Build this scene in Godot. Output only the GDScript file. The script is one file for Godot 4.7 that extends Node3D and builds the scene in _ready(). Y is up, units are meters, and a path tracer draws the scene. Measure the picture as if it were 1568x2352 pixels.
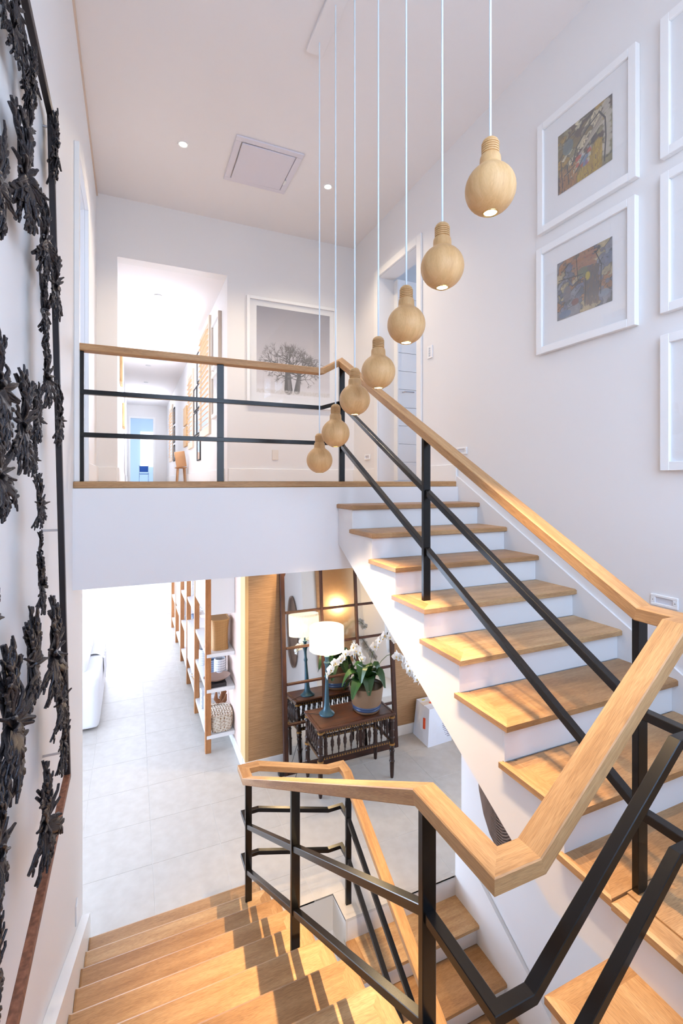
extends Node3D
# Stairwell of a white house with oak treads, steel balustrade and wooden bulb pendants.
# y = 0 is the upper floor, metres; +x runs along the gallery, -z away from the camera.

const R := 0.17                 # riser
const FL := -3.40               # living-room floor
const XR := 2.583               # face of the right wall
const XL := -0.335              # face of the left wall
const ZN := -3.359              # gallery nosing
const ZB := -5.468              # back wall of the gallery
const YC := 2.963               # ceiling
const SOF := -0.67              # soffit of the gallery slab

var rng := RandomNumberGenerator.new()
var M := {}
var used := {}
var thin := Vector2.ZERO


class Geo:
	var v := PackedVector3Array()
	var n := PackedVector3Array()
	var uv := PackedVector2Array()
	var col := PackedColorArray()
	var tint := Color.WHITE
	var xf := Transform3D()

	func vert(p: Vector3, nn: Vector3, t := Vector2.ZERO) -> void:
		v.append(xf * p)
		n.append((xf.basis * nn).normalized())
		uv.append(t)
		col.append(tint)

	# counter-clockwise seen from outside
	func tri(a: Vector3, b: Vector3, c: Vector3, ta := Vector2.ZERO, tb := Vector2.ZERO, tc := Vector2.ZERO) -> void:
		var nn := (b - a).cross(c - a)
		if nn.length_squared() < 1e-18:
			return
		nn = nn.normalized()
		vert(a, nn, ta)
		vert(c, nn, tc)
		vert(b, nn, tb)

	func stri(a: Vector3, b: Vector3, c: Vector3, na: Vector3, nb: Vector3, nc: Vector3, ta := Vector2.ZERO, tb := Vector2.ZERO, tc := Vector2.ZERO) -> void:
		vert(a, na, ta)
		vert(c, nc, tc)
		vert(b, nb, tb)

	func quad(a: Vector3, b: Vector3, c: Vector3, d: Vector3) -> void:
		tri(a, b, c, Vector2(0, 1), Vector2(1, 1), Vector2(1, 0))
		tri(a, c, d, Vector2(0, 1), Vector2(1, 0), Vector2(0, 0))

	# chamfered box between two corners
	func box(lo: Vector3, hi: Vector3, c := 0.0) -> void:
		var p := lo
		var q := hi
		if c <= 0.0:
			quad(Vector3(p.x, p.y, q.z), Vector3(q.x, p.y, q.z), Vector3(q.x, q.y, q.z), Vector3(p.x, q.y, q.z))
			quad(Vector3(q.x, p.y, p.z), Vector3(p.x, p.y, p.z), Vector3(p.x, q.y, p.z), Vector3(q.x, q.y, p.z))
			quad(Vector3(q.x, p.y, q.z), Vector3(q.x, p.y, p.z), Vector3(q.x, q.y, p.z), Vector3(q.x, q.y, q.z))
			quad(Vector3(p.x, p.y, p.z), Vector3(p.x, p.y, q.z), Vector3(p.x, q.y, q.z), Vector3(p.x, q.y, p.z))
			quad(Vector3(p.x, q.y, q.z), Vector3(q.x, q.y, q.z), Vector3(q.x, q.y, p.z), Vector3(p.x, q.y, p.z))
			quad(Vector3(p.x, p.y, p.z), Vector3(q.x, p.y, p.z), Vector3(q.x, p.y, q.z), Vector3(p.x, p.y, q.z))
			return
		c = minf(c, 0.49 * minf(hi.x - lo.x, minf(hi.y - lo.y, hi.z - lo.z)))
		var mid := (lo + hi) / 2
		var h := (hi - lo) / 2
		var corner := func(s: Vector3, axis: int) -> Vector3:
			var e := Vector3(c, c, c)
			e[axis] = 0
			return mid + s * (h - e)
		for axis in 3:
			var a1 := (axis + 1) % 3
			var a2 := (axis + 2) % 3
			for sg in [1.0, -1.0]:
				var f := []
				for k in 4:
					var s := Vector3.ZERO
					s[axis] = sg
					s[a1] = [-1.0, 1.0, 1.0, -1.0][k]
					s[a2] = [-1.0, -1.0, 1.0, 1.0][k]
					f.append(corner.call(s, axis))
				if sg > 0:
					quad(f[0], f[1], f[2], f[3])
				else:
					quad(f[3], f[2], f[1], f[0])
			for sa in [1.0, -1.0]:
				for sb in [1.0, -1.0]:
					var s0 := Vector3.ZERO
					s0[a1] = sa
					s0[a2] = sb
					var s1 := s0
					s0[axis] = -1
					s1[axis] = 1
					var w: Array = [corner.call(s0, a1), corner.call(s1, a1), corner.call(s1, a2), corner.call(s0, a2)]
					if sa * sb < 0:
						quad(w[0], w[1], w[2], w[3])
					else:
						quad(w[3], w[2], w[1], w[0])
		for k in 8:
			var s := Vector3(1 if k & 1 else -1, 1 if k & 2 else -1, 1 if k & 4 else -1)
			var a: Vector3 = corner.call(s, 0)
			var b: Vector3 = corner.call(s, 1)
			var d: Vector3 = corner.call(s, 2)
			if s.x * s.y * s.z > 0:
				tri(a, b, d)
			else:
				tri(a, d, b)

	func cbox(mid: Vector3, size: Vector3, c := 0.0) -> void:
		box(mid - size / 2, mid + size / 2, c)

	# polygon (local x, y) pushed out from z0 to z1; any simple outline, counter-clockwise
	func prism(poly: PackedVector2Array, z0: float, z1: float, c := 0.0, plain := []) -> void:
		var ds := []
		for i in poly.size():
			ds.append(0.0 if i in plain else c)
		if Geometry2D.is_polygon_clockwise(poly):
			poly = poly.duplicate()
			poly.reverse()
			var was := ds.duplicate()
			for i in ds.size():
				ds[i] = was[(2 * ds.size() - 2 - i) % ds.size()]
		var cv := c if c < 0.008 else c * 0.5
		var inner := poly
		if c > 0.0:
			inner = inset(poly, ds)
		var t := Geometry2D.triangulate_polygon(inner)
		for i in range(0, t.size(), 3):
			var a := inner[t[i]]
			var b := inner[t[i + 1]]
			var d := inner[t[i + 2]]
			if (b - a).cross(d - a) < 0:
				var e := b
				b = d
				d = e
			tri(Vector3(a.x, a.y, z1), Vector3(b.x, b.y, z1), Vector3(d.x, d.y, z1), a, b, d)
			tri(Vector3(a.x, a.y, z0), Vector3(d.x, d.y, z0), Vector3(b.x, b.y, z0), a, d, b)
		for i in poly.size():
			var j := (i + 1) % poly.size()
			var a := poly[i]
			var b := poly[j]
			quad(Vector3(a.x, a.y, z0 + cv), Vector3(b.x, b.y, z0 + cv), Vector3(b.x, b.y, z1 - cv), Vector3(a.x, a.y, z1 - cv))
			if c > 0.0:
				var e := inner[i]
				var f := inner[j]
				quad(Vector3(a.x, a.y, z1 - cv), Vector3(b.x, b.y, z1 - cv), Vector3(f.x, f.y, z1), Vector3(e.x, e.y, z1))
				quad(Vector3(e.x, e.y, z0), Vector3(f.x, f.y, z0), Vector3(b.x, b.y, z0 + cv), Vector3(a.x, a.y, z0 + cv))

	# each side moved inwards by its own distance
	func inset(poly: PackedVector2Array, ds: Array) -> PackedVector2Array:
		var o := PackedVector2Array()
		var m := poly.size()
		for i in m:
			var p0 := poly[(i + m - 1) % m]
			var p1 := poly[i]
			var p2 := poly[(i + 1) % m]
			var d0 := (p1 - p0).normalized()
			var d1 := (p2 - p1).normalized()
			var n0 := Vector2(-d0.y, d0.x)
			var n1 := Vector2(-d1.y, d1.x)
			var e0: float = ds[(i + m - 1) % m]
			var e1: float = ds[i]
			var det := n0.cross(n1)
			if absf(det) < 0.05:
				o.append(p1 + n1 * e1)
			else:
				o.append(p1 + Vector2(e0 * n1.y - e1 * n0.y, e1 * n0.x - e0 * n1.x) / det)
		return o

	# outline (radius, height) turned about y
	func lathe(prof: Array, segs := 24, u_times := 1.0) -> void:
		var cnt := prof.size()
		var nr := []
		for i in cnt - 1:
			var d: Vector2 = prof[i + 1] - prof[i]
			nr.append(Vector2(d.y, -d.x).normalized())
		var run := [0.0]
		for i in cnt - 1:
			run.append(run[i] + (prof[i + 1] - prof[i]).length())
		for i in cnt - 1:
			var na: Vector2 = nr[i]
			var nb: Vector2 = nr[i]
			if i > 0 and nr[i - 1].dot(nr[i]) > 0.6:
				na = (nr[i - 1] + nr[i]).normalized()
			if i < cnt - 2 and nr[i + 1].dot(nr[i]) > 0.6:
				nb = (nr[i + 1] + nr[i]).normalized()
			for k in segs:
				var f0 := TAU * k / segs
				var f1 := TAU * (k + 1) / segs
				var c0 := Vector3(cos(f0), 0, -sin(f0))
				var c1 := Vector3(cos(f1), 0, -sin(f1))
				var a: Vector3 = c0 * prof[i].x + Vector3(0, prof[i].y, 0)
				var b: Vector3 = c1 * prof[i].x + Vector3(0, prof[i].y, 0)
				var c: Vector3 = c1 * prof[i + 1].x + Vector3(0, prof[i + 1].y, 0)
				var d: Vector3 = c0 * prof[i + 1].x + Vector3(0, prof[i + 1].y, 0)
				var n0a := c0 * na.x + Vector3(0, na.y, 0)
				var n1a := c1 * na.x + Vector3(0, na.y, 0)
				var n0b := c0 * nb.x + Vector3(0, nb.y, 0)
				var n1b := c1 * nb.x + Vector3(0, nb.y, 0)
				var ua := Vector2(u_times * k / segs, -run[i])
				var ub := Vector2(u_times * (k + 1) / segs, -run[i])
				var uc := Vector2(u_times * (k + 1) / segs, -run[i + 1])
				var ud := Vector2(u_times * k / segs, -run[i + 1])
				if prof[i].x > 1e-6:
					stri(a, b, c, n0a, n1a, n1b, ua, ub, uc)
				if prof[i + 1].x > 1e-6:
					stri(a, c, d, n0a, n1b, n0b, ua, uc, ud)

	# a tube of elliptical section along points; radii as Vector2(across, along flat)
	func tube(pts: Array, rad: Array, sides := 8, flat := Vector3.UP, cap := true) -> void:
		var rings := []
		var norms := []
		var m := pts.size()
		for i in m:
			var d: Vector3 = (pts[mini(i + 1, m - 1)] - pts[maxi(i - 1, 0)]).normalized()
			var s := d.cross(flat)
			if s.length() < 0.05:
				s = d.cross(Vector3(0.3, 0.2, 0.9))
			s = s.normalized()
			var f := s.cross(d).normalized()
			var rr: Variant = rad[i]
			var r2: Vector2 = rr if rr is Vector2 else Vector2(rr, rr)
			var ring := []
			var nm := []
			for k in sides:
				var an := TAU * k / sides
				ring.append(pts[i] + s * cos(an) * r2.x + f * sin(an) * r2.y)
				nm.append((s * cos(an) * r2.y + f * sin(an) * r2.x).normalized())
			rings.append(ring)
			norms.append(nm)
		var l := 0.0
		for i in m - 1:
			var l2: float = l + (pts[i + 1] - pts[i]).length()
			for k in sides:
				var j := (k + 1) % sides
				var ta := Vector2(float(k) / sides, l)
				var tb := Vector2(float(k + 1) / sides, l)
				var tc := Vector2(float(k + 1) / sides, l2)
				var td := Vector2(float(k) / sides, l2)
				stri(rings[i][k], rings[i + 1][j], rings[i][j], norms[i][k], norms[i + 1][j], norms[i][j], ta, tc, tb)
				stri(rings[i][k], rings[i + 1][k], rings[i + 1][j], norms[i][k], norms[i + 1][k], norms[i + 1][j], ta, td, tc)
			l = l2
		if cap:
			for k in range(1, sides - 1):
				tri(rings[0][0], rings[0][k], rings[0][k + 1])
				tri(rings[m - 1][0], rings[m - 1][k + 1], rings[m - 1][k])

	func sphere(at: Vector3, r: Vector3, seg := 12, rows := 8) -> void:
		for i in rows:
			for k in seg:
				var q := []
				for e in [[i, k], [i, k + 1], [i + 1, k + 1], [i + 1, k]]:
					var th: float = PI * e[0] / rows
					var ph: float = TAU * e[1] / seg
					q.append(Vector3(sin(th) * cos(ph), cos(th), sin(th) * sin(ph)))
				var w := func(d: Vector3) -> Vector3: return at + d * r
				var nn := func(d: Vector3) -> Vector3: return (d / r).normalized()
				if i > 0:
					stri(w.call(q[0]), w.call(q[1]), w.call(q[2]), nn.call(q[0]), nn.call(q[1]), nn.call(q[2]))
				if i < rows - 1:
					stri(w.call(q[0]), w.call(q[2]), w.call(q[3]), nn.call(q[0]), nn.call(q[2]), nn.call(q[3]))

	func mesh(shift := Transform3D()) -> ArrayMesh:
		var inv := shift.affine_inverse()
		var vv := PackedVector3Array()
		var nn := PackedVector3Array()
		vv.resize(v.size())
		nn.resize(v.size())
		for i in v.size():
			vv[i] = inv * v[i]
			nn[i] = inv.basis * n[i]
		var arr := []
		arr.resize(Mesh.ARRAY_MAX)
		arr[Mesh.ARRAY_VERTEX] = vv
		arr[Mesh.ARRAY_NORMAL] = nn
		arr[Mesh.ARRAY_TEX_UV] = uv
		arr[Mesh.ARRAY_COLOR] = col
		var me := ArrayMesh.new()
		me.add_surface_from_arrays(Mesh.PRIMITIVE_TRIANGLES, arr)
		return me


# ---------------------------------------------------------------- naming and tagging
func numbered(called: String) -> String:
	used[called] = used.get(called, 0) + 1
	return called if used[called] == 1 else "%s_%03d" % [called, used[called] - 1]


func tag(o: Node, label := "", category := "", group := "", kind := "") -> Node:
	if label: o.set_meta("label", label)
	if category: o.set_meta("category", category)
	if group: o.set_meta("group", group)
	if kind: o.set_meta("kind", kind)
	return o


func thing(called: String, label: String, category: String, at := Vector3.ZERO, group := "") -> Node3D:
	var o := Node3D.new()
	o.name = numbered(called)
	add_child(o)
	o.position = at
	tag(o, label, category, group)
	return o


# geometry built in world coordinates becomes one mesh node; grain turns its own x axis (the wood's length)
func put(called: String, g: Geo, m: Material, parent: Node3D = null, grain := "x", shifted := false) -> MeshInstance3D:
	var top := parent == null
	var o := MeshInstance3D.new()
	var b := Basis()
	if grain == "z":
		b = Basis(Vector3.UP, PI / 2)
	elif grain == "y":
		b = Basis(Vector3.BACK, PI / 2)
	var at := Vector3.ZERO
	if g.v.size():
		var bb := AABB(g.v[0], Vector3.ZERO)
		for p in g.v:
			bb = bb.expand(p)
		at = bb.get_center() if not top else Vector3(bb.get_center().x, bb.position.y, bb.get_center().z)
	if shifted:
		at += b.x * rng.randf_range(-3, 3) + b.z * rng.randf_range(-0.4, 0.4)
	var x := Transform3D(b, at)
	o.mesh = g.mesh(x)
	o.material_override = m
	if top:
		o.name = numbered(called)
		add_child(o)
	else:
		o.name = called
		var cnt := 0
		while parent.has_node(NodePath(o.name)):
			cnt += 1
			o.name = "%s_%03d" % [called, cnt]
		parent.add_child(o, true)
	o.global_transform = x
	return o


func struct(called: String, g: Geo, m: Material, label := "") -> MeshInstance3D:
	var o := put(called, g, m)
	return tag(o, label, "", "", "structure")


# a copy of a thing, under the next number
func dup(o: Node3D, called: String, at: Vector3, label := "") -> Node3D:
	var c: Node3D = o.duplicate()
	c.name = numbered(called)
	add_child(c)
	c.position = at
	if label: c.set_meta("label", label)
	return c


func G() -> Geo:
	return Geo.new()


# a straight or bent bar of chamfered rectangular section; pts run along the middle of its top face; one mesh per straight piece, mitred
func bar(called: String, pts: Array, w: float, h: float, m: Material, parent: Node3D, c := 0.003) -> void:
	var cnt := pts.size()
	var sec := PackedVector2Array([Vector2(-w / 2 + c, -h), Vector2(w / 2 - c, -h), Vector2(w / 2, -h + c), Vector2(w / 2, -c), Vector2(w / 2 - c, 0), Vector2(-w / 2 + c, 0), Vector2(-w / 2, -c), Vector2(-w / 2, -h + c)])
	for i in cnt - 1:
		var p: Vector3 = pts[i]
		var q: Vector3 = pts[i + 1]
		var d := (q - p).normalized()
		var side := d.cross(Vector3.UP).normalized()
		if absf(d.y) > 0.99:
			side = Vector3.RIGHT
		var up := side.cross(d)
		var n0 := d
		var n1 := d
		if i > 0:
			n0 = (d + (p - pts[i - 1]).normalized()).normalized()
		if i < cnt - 2:
			n1 = (d + (pts[i + 2] - q).normalized()).normalized()
		var a := []
		var b := []
		for s in sec:
			var o := p + side * s.x + up * s.y
			a.append(o + d * ((p - o).dot(n0) / d.dot(n0)))
			b.append(o + d * ((q - o).dot(n1) / d.dot(n1)))
		var g := G()
		for k in 8:
			var j := (k + 1) % 8
			g.quad(a[k], a[j], b[j], b[k])
		for k in range(1, 7):
			g.tri(a[0], a[k + 1], a[k])
			g.tri(b[0], b[k], b[k + 1])
		var x := Transform3D(Basis(d, up, d.cross(up)), p + d * rng.randf_range(-2, 2) + up * rng.randf_range(-0.3, 0.3))
		var o := MeshInstance3D.new()
		o.mesh = g.mesh(x)
		o.material_override = m
		o.name = called
		var num := 0
		while parent.has_node(NodePath(o.name)):
			num += 1
			o.name = "%s_%03d" % [called, num]
		parent.add_child(o, true)
		o.global_transform = x


# ---------------------------------------------------------------- materials
func std(col: Color, rough := 0.6, metal := 0.0, spec := 0.5) -> StandardMaterial3D:
	var m := StandardMaterial3D.new()
	m.albedo_color = col
	m.roughness = rough
	m.metallic = metal
	m.metallic_specular = spec
	return m


func srgb(r: int, g: int, b: int) -> Color:
	return Color(r / 255.0, g / 255.0, b / 255.0)


func seamless(w: int, h: int, f: float, sd: int, oct := 4, kind := FastNoiseLite.TYPE_SIMPLEX_SMOOTH) -> Image:
	var n := FastNoiseLite.new()
	n.noise_type = kind
	n.frequency = f
	n.seed = sd
	n.fractal_octaves = oct
	return n.get_seamless_image(w, h)


func bytes(im: Image, w: int, h: int) -> PackedByteArray:
	im.convert(Image.FORMAT_L8)
	if im.get_width() != w or im.get_height() != h:
		im.resize(w, h, Image.INTERPOLATE_CUBIC)
	return im.get_data()


func tex(im: Image) -> ImageTexture:
	return ImageTexture.create_from_image(im)


# long-grained wood; u runs along the grain
func wood_image(dark: Color, mid: Color, light: Color, sd: int, pore := 0.16, w := 1024, h := 512) -> Image:
	var tone := bytes(seamless(64, 128, 0.035, sd, 3), w, h)
	var rings := bytes(seamless(96, 512, 0.03, sd + 1, 4), w, h)
	var pores := bytes(seamless(160, 512, 0.22, sd + 2, 2), w, h)
	var out := PackedByteArray()
	out.resize(w * h * 3)
	for i in w * h:
		var t := tone[i] / 255.0
		var r := rings[i] / 255.0
		var wave := 0.5 + 0.5 * sin(r * 38.0 + t * 8.0)
		var k := clampf(0.25 + 0.5 * t + 0.24 * (wave - 0.5) + 0.2 * (r - 0.5), 0.0, 1.0)
		var c := dark.lerp(mid, k * 2.0) if k < 0.5 else mid.lerp(light, k * 2.0 - 1.0)
		var p := 1.0 - pore * maxf(0.0, pores[i] / 255.0 - 0.52) * 2.2
		out[i * 3] = int(clampf(c.r * p, 0, 1) * 255)
		out[i * 3 + 1] = int(clampf(c.g * p, 0, 1) * 255)
		out[i * 3 + 2] = int(clampf(c.b * p, 0, 1) * 255)
	return Image.create_from_data(w, h, false, Image.FORMAT_RGB8, out)


func triplanar(m: StandardMaterial3D, t: Texture2D, scale: Vector3, world := false) -> StandardMaterial3D:
	m.albedo_texture = t
	m.uv1_triplanar = true
	m.uv1_world_triplanar = world
	m.uv1_scale = scale
	m.uv1_triplanar_sharpness = 12.0
	return m


func make_materials() -> void:
	M.wall = std(srgb(238, 236, 235), 0.55)
	M.ceiling = std(srgb(243, 240, 240), 0.8)
	M.trim = std(srgb(243, 242, 240), 0.35)
	M.riser = std(srgb(236, 236, 236), 0.5)
	var oak := tex(wood_image(srgb(158, 117, 76), srgb(196, 156, 110), srgb(219, 185, 141), 11))
	M.oak = triplanar(std(Color.WHITE, 0.42), oak, Vector3(0.7, 2.6, 2.6))
	M.oaks = []
	for c in [srgb(255, 255, 255), srgb(238, 229, 220), srgb(248, 242, 235), srgb(226, 215, 204)]:
		M.oaks.append(triplanar(std(c, 0.42), oak, Vector3(0.7, 2.6, 2.6)))
	M.oak_rail = triplanar(std(srgb(250, 240, 228), 0.5), oak, Vector3(0.55, 3.4, 3.4))
	var beech := tex(wood_image(srgb(194, 148, 94), srgb(215, 172, 118), srgb(228, 190, 140), 23, 0.07, 512, 512))
	M.beech = triplanar(std(Color.WHITE, 0.5), beech, Vector3(1.6, 5.0, 5.0))
	M.cherry = triplanar(std(srgb(240, 205, 178), 0.5), oak, Vector3(0.6, 2.4, 2.4))
	var dark := tex(wood_image(srgb(40, 22, 14), srgb(78, 44, 26), srgb(112, 68, 42), 31, 0.1, 512, 512))
	M.dark_wood = triplanar(std(Color.WHITE, 0.35), dark, Vector3(1.1, 3.0, 3.0))
	M.old_wood = triplanar(std(srgb(200, 180, 165), 0.6), dark, Vector3(2.0, 6.0, 6.0))
	M.steel = std(srgb(15, 13, 13), 0.24, 0.0, 0.45)
	M.frame_steel = std(srgb(38, 32, 34), 0.42, 0.3)
	var rust := seamless(256, 256, 0.03, 5, 5)
	var rb := bytes(rust, 256, 256)
	var ro := PackedByteArray()
	ro.resize(256 * 256 * 3)
	for i in 256 * 256:
		var c := srgb(96, 56, 38).lerp(srgb(164, 106, 78), rb[i] / 255.0)
		ro[i * 3] = int(c.r * 255)
		ro[i * 3 + 1] = int(c.g * 255)
		ro[i * 3 + 2] = int(c.b * 255)
	M.rust = triplanar(std(Color.WHITE, 0.55, 0.1), tex(Image.create_from_data(256, 256, false, Image.FORMAT_RGB8, ro)), Vector3(5, 5, 5))
	var lb := bytes(seamless(256, 256, 0.05, 9, 5), 256, 256)
	var lo := PackedByteArray()
	lo.resize(256 * 256 * 3)
	for i in 256 * 256:
		var c := srgb(36, 30, 30).lerp(srgb(84, 82, 88), clampf(lb[i] / 255.0 * 1.5 - 0.4, 0, 1))
		lo[i * 3] = int(c.r * 255)
		lo[i * 3 + 1] = int(c.g * 255)
		lo[i * 3 + 2] = int(c.b * 255)
	M.bronze = triplanar(std(Color.WHITE, 0.42, 0.5), tex(Image.create_from_data(256, 256, false, Image.FORMAT_RGB8, lo)), Vector3(7, 7, 7))
	M.bronze.heightmap_enabled = false
	# floor tile: faint cloudy stone
	var tb := bytes(seamless(256, 256, 0.02, 41, 5), 256, 256)
	var to := PackedByteArray()
	to.resize(256 * 256 * 3)
	for i in 256 * 256:
		var c := srgb(190, 182, 172).lerp(srgb(200, 193, 184), tb[i] / 255.0)
		to[i * 3] = int(c.r * 255)
		to[i * 3 + 1] = int(c.g * 255)
		to[i * 3 + 2] = int(c.b * 255)
	M.tile = triplanar(std(Color.WHITE, 0.45), tex(Image.create_from_data(256, 256, false, Image.FORMAT_RGB8, to)), Vector3(1.3, 1.3, 1.3), true)
	M.grout = std(srgb(226, 223, 218), 0.9)
	# woven bamboo wall covering: thin slivers of differing tone lying level
	var w := 512
	var h := 1024
	var long := bytes(seamless(24, 512, 0.16, 77, 3), w, h)
	var fine := bytes(seamless(64, 1024, 0.3, 78, 2), w, h)
	var bo := PackedByteArray()
	bo.resize(w * h * 3)
	for y in h:
		var line := 0.86 if y % 8 == 0 else 1.0
		for x in w:
			var i := y * w + x
			var k := clampf(0.5 + (long[i] / 255.0 - 0.5) * 0.9 + (fine[i] / 255.0 - 0.5) * 0.4, 0, 1)
			var c := srgb(154, 114, 76).lerp(srgb(200, 160, 117), k) * line
			bo[i * 3] = int(clampf(c.r, 0, 1) * 255)
			bo[i * 3 + 1] = int(clampf(c.g, 0, 1) * 255)
			bo[i * 3 + 2] = int(clampf(c.b, 0, 1) * 255)
	var bamboo := tex(Image.create_from_data(w, h, false, Image.FORMAT_RGB8, bo))
	M.bamboo = triplanar(std(Color.WHITE, 0.5), bamboo, Vector3(0.8, 1.25, 0.8), true)
	M.grasscloth = triplanar(std(srgb(255, 240, 232), 0.8), bamboo, Vector3(0.8, 1.9, 0.8), true)
	M.grasscloth.albedo_texture = tex(pale(bamboo.get_image()))
	M.white_gloss = std(srgb(246, 246, 246), 0.3)
	M.shelf = std(srgb(232, 232, 232), 0.4)
	M.mat_board = std(srgb(243, 243, 244), 0.8)
	M.glass = std(Color(1, 1, 1, 0.06), 0.02)
	M.glass.transparency = BaseMaterial3D.TRANSPARENCY_ALPHA
	M.mirror = std(srgb(214, 214, 212), 0.03, 1.0)
	M.cord = std(srgb(225, 238, 246), 0.5)
	M.linen = std(srgb(240, 240, 242), 0.9)
	M.green = std(srgb(34, 70, 30), 0.35)
	M.green.backlight_enabled = true
	M.green.backlight = Color(0.04, 0.1, 0.02)
	M.stem = std(srgb(70, 96, 48), 0.5)
	M.petal = std(srgb(250, 250, 250), 0.6)
	M.petal.backlight_enabled = true
	M.petal.backlight = Color(0.5, 0.5, 0.5)
	M.lip = std(srgb(206, 172, 70), 0.6)
	M.teal = std(srgb(58, 92, 106), 0.35, 0.3)
	M.chrome = std(srgb(200, 200, 204), 0.2, 1.0)
	M.wicker = std(srgb(196, 150, 92), 0.7)
	M.ply = std(srgb(186, 138, 96), 0.5)
	M.black = std(srgb(24, 22, 24), 0.5)
	M.brass = std(srgb(226, 190, 120), 0.25, 1.0)
	M.shutter = std(srgb(226, 208, 186), 0.5)
	M.slat = std(srgb(226, 178, 138), 0.55)
	M.slat.backlight_enabled = true
	M.slat.backlight = Color(0.95, 0.8, 0.62)
	M.weave = std(srgb(136, 114, 100), 0.85)

	M.dark_paint = triplanar(std(srgb(150, 140, 140), 0.4), M.dark_wood.albedo_texture, Vector3(2, 6, 6))
	M.gilt = std(srgb(150, 108, 52), 0.45, 0.4)
	M.shade = std(srgb(252, 248, 240), 0.9)
	M.shade.backlight_enabled = true
	M.shade.backlight = Color(0.85, 0.82, 0.76)
	M.shade.emission_enabled = true
	M.shade.emission = srgb(255, 249, 236)
	M.shade.emission_energy_multiplier = 0.5
	M.pot = std(srgb(130, 104, 80), 0.28)
	M.pot_blue = std(srgb(58, 78, 112), 0.25)
	M.plastic = std(srgb(232, 236, 246), 0.3)
	M.old_mirror = std(srgb(206, 190, 166), 0.12, 1.0)
	# woven and patterned surfaces laid by their own wrap
	var pat := func(n: int, f: Callable) -> ImageTexture:
		var im := Image.create(n, n, false, Image.FORMAT_RGB8)
		for y in n:
			for x in n:
				im.set_pixel(x, y, f.call(x, y))
		return tex(im)
	var diamond := func(a: Color, b: Color) -> Callable:
		return func(x: int, y: int) -> Color:
			var u := absf(fposmod(x / 16.0, 1.0) - 0.5) + absf(fposmod(y / 16.0, 1.0) - 0.5)
			return a if u < 0.36 else b
	M.jar_blue = std(Color.WHITE, 0.35)
	M.jar_blue.albedo_texture = pat.call(64, diamond.call(srgb(70, 92, 128), srgb(150, 168, 196)))
	M.jar_white = std(Color.WHITE, 0.35)
	M.jar_white.albedo_texture = pat.call(64, diamond.call(srgb(150, 160, 176), srgb(236, 238, 242)))
	M.jar_brown = std(Color.WHITE, 0.45)
	M.jar_brown.albedo_texture = pat.call(64, diamond.call(srgb(150, 104, 70), srgb(226, 216, 206)))
	for k in ["jar_blue", "jar_white", "jar_brown"]:
		M[k].uv1_scale = Vector3(1, 9, 1)
	M.cane = triplanar(std(Color.WHITE, 0.6), pat.call(64, func(x: int, y: int) -> Color:
		var hh := absf(sin(x * PI / 8.0)) * absf(sin(y * PI / 8.0))
		var d := absf(sin((x + y) * PI / 16.0))
		return srgb(112, 72, 36).lerp(srgb(208, 160, 98), clampf(1.15 - hh * 0.9 - 0.1 * d, 0, 1))), Vector3(9, 9, 9))
	M.basket = triplanar(std(Color.WHITE, 0.8), pat.call(64, func(x: int, y: int) -> Color:
		return srgb(150, 112, 74) if (x / 8 + y / 8 * 3) % 5 == 0 else srgb(230, 220, 204)), Vector3(8, 8, 8))
	M.slat.albedo_color = srgb(244, 218, 186)


func pale(im: Image) -> Image:
	im.convert(Image.FORMAT_RGB8)
	var d := im.get_data()
	for i in range(0, d.size(), 3):
		var l := (d[i] + d[i + 1] + d[i + 2]) / 3.0
		var k := (l - 120.0) / 90.0
		d[i] = clampi(int(226 + 22 * k), 0, 255)
		d[i + 1] = clampi(int(212 + 24 * k), 0, 255)
		d[i + 2] = clampi(int(202 + 26 * k), 0, 255)
	return Image.create_from_data(im.get_width(), im.get_height(), false, Image.FORMAT_RGB8, d)


func glow(col: Color, energy: float) -> StandardMaterial3D:
	var m := std(col, 0.5)
	m.emission_enabled = true
	m.emission = col
	m.emission_energy_multiplier = energy
	return m


# ---------------------------------------------------------------- lights
func spot(called: String, at: Vector3, towards: Vector3, energy: float, col: Color, angle: float, blend := 0.6, size := 0.02) -> void:
	var l := SpotLight3D.new()
	l.name = called
	add_child(l, true)
	l.position = at
	l.look_at(at + towards, Vector3.UP if absf(towards.normalized().y) < 0.9 else Vector3.RIGHT)
	l.light_energy = energy
	l.light_color = col
	l.spot_angle = angle
	l.spot_angle_attenuation = blend
	l.spot_range = 20
	l.spot_attenuation = 2.0
	l.light_size = size
	l.shadow_enabled = true


func area(called: String, at: Vector3, towards: Vector3, size: Vector2, energy: float, col: Color) -> void:
	var l := AreaLight3D.new()
	l.name = called
	add_child(l, true)
	l.position = at
	l.look_at(at + towards, Vector3.UP if absf(towards.normalized().y) < 0.9 else Vector3.RIGHT)
	l.area_size = size
	l.light_energy = energy
	l.light_color = col
	l.area_range = 30
	l.area_attenuation = 2.0
	l.area_normalize_energy = true
	l.shadow_enabled = true


func omni(called: String, at: Vector3, energy: float, col: Color, size := 0.05) -> void:
	var l := OmniLight3D.new()
	l.name = called
	add_child(l, true)
	l.position = at
	l.light_energy = energy
	l.light_color = col
	l.omni_range = 20
	l.omni_attenuation = 2.0
	l.light_size = size
	l.shadow_enabled = true


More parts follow.
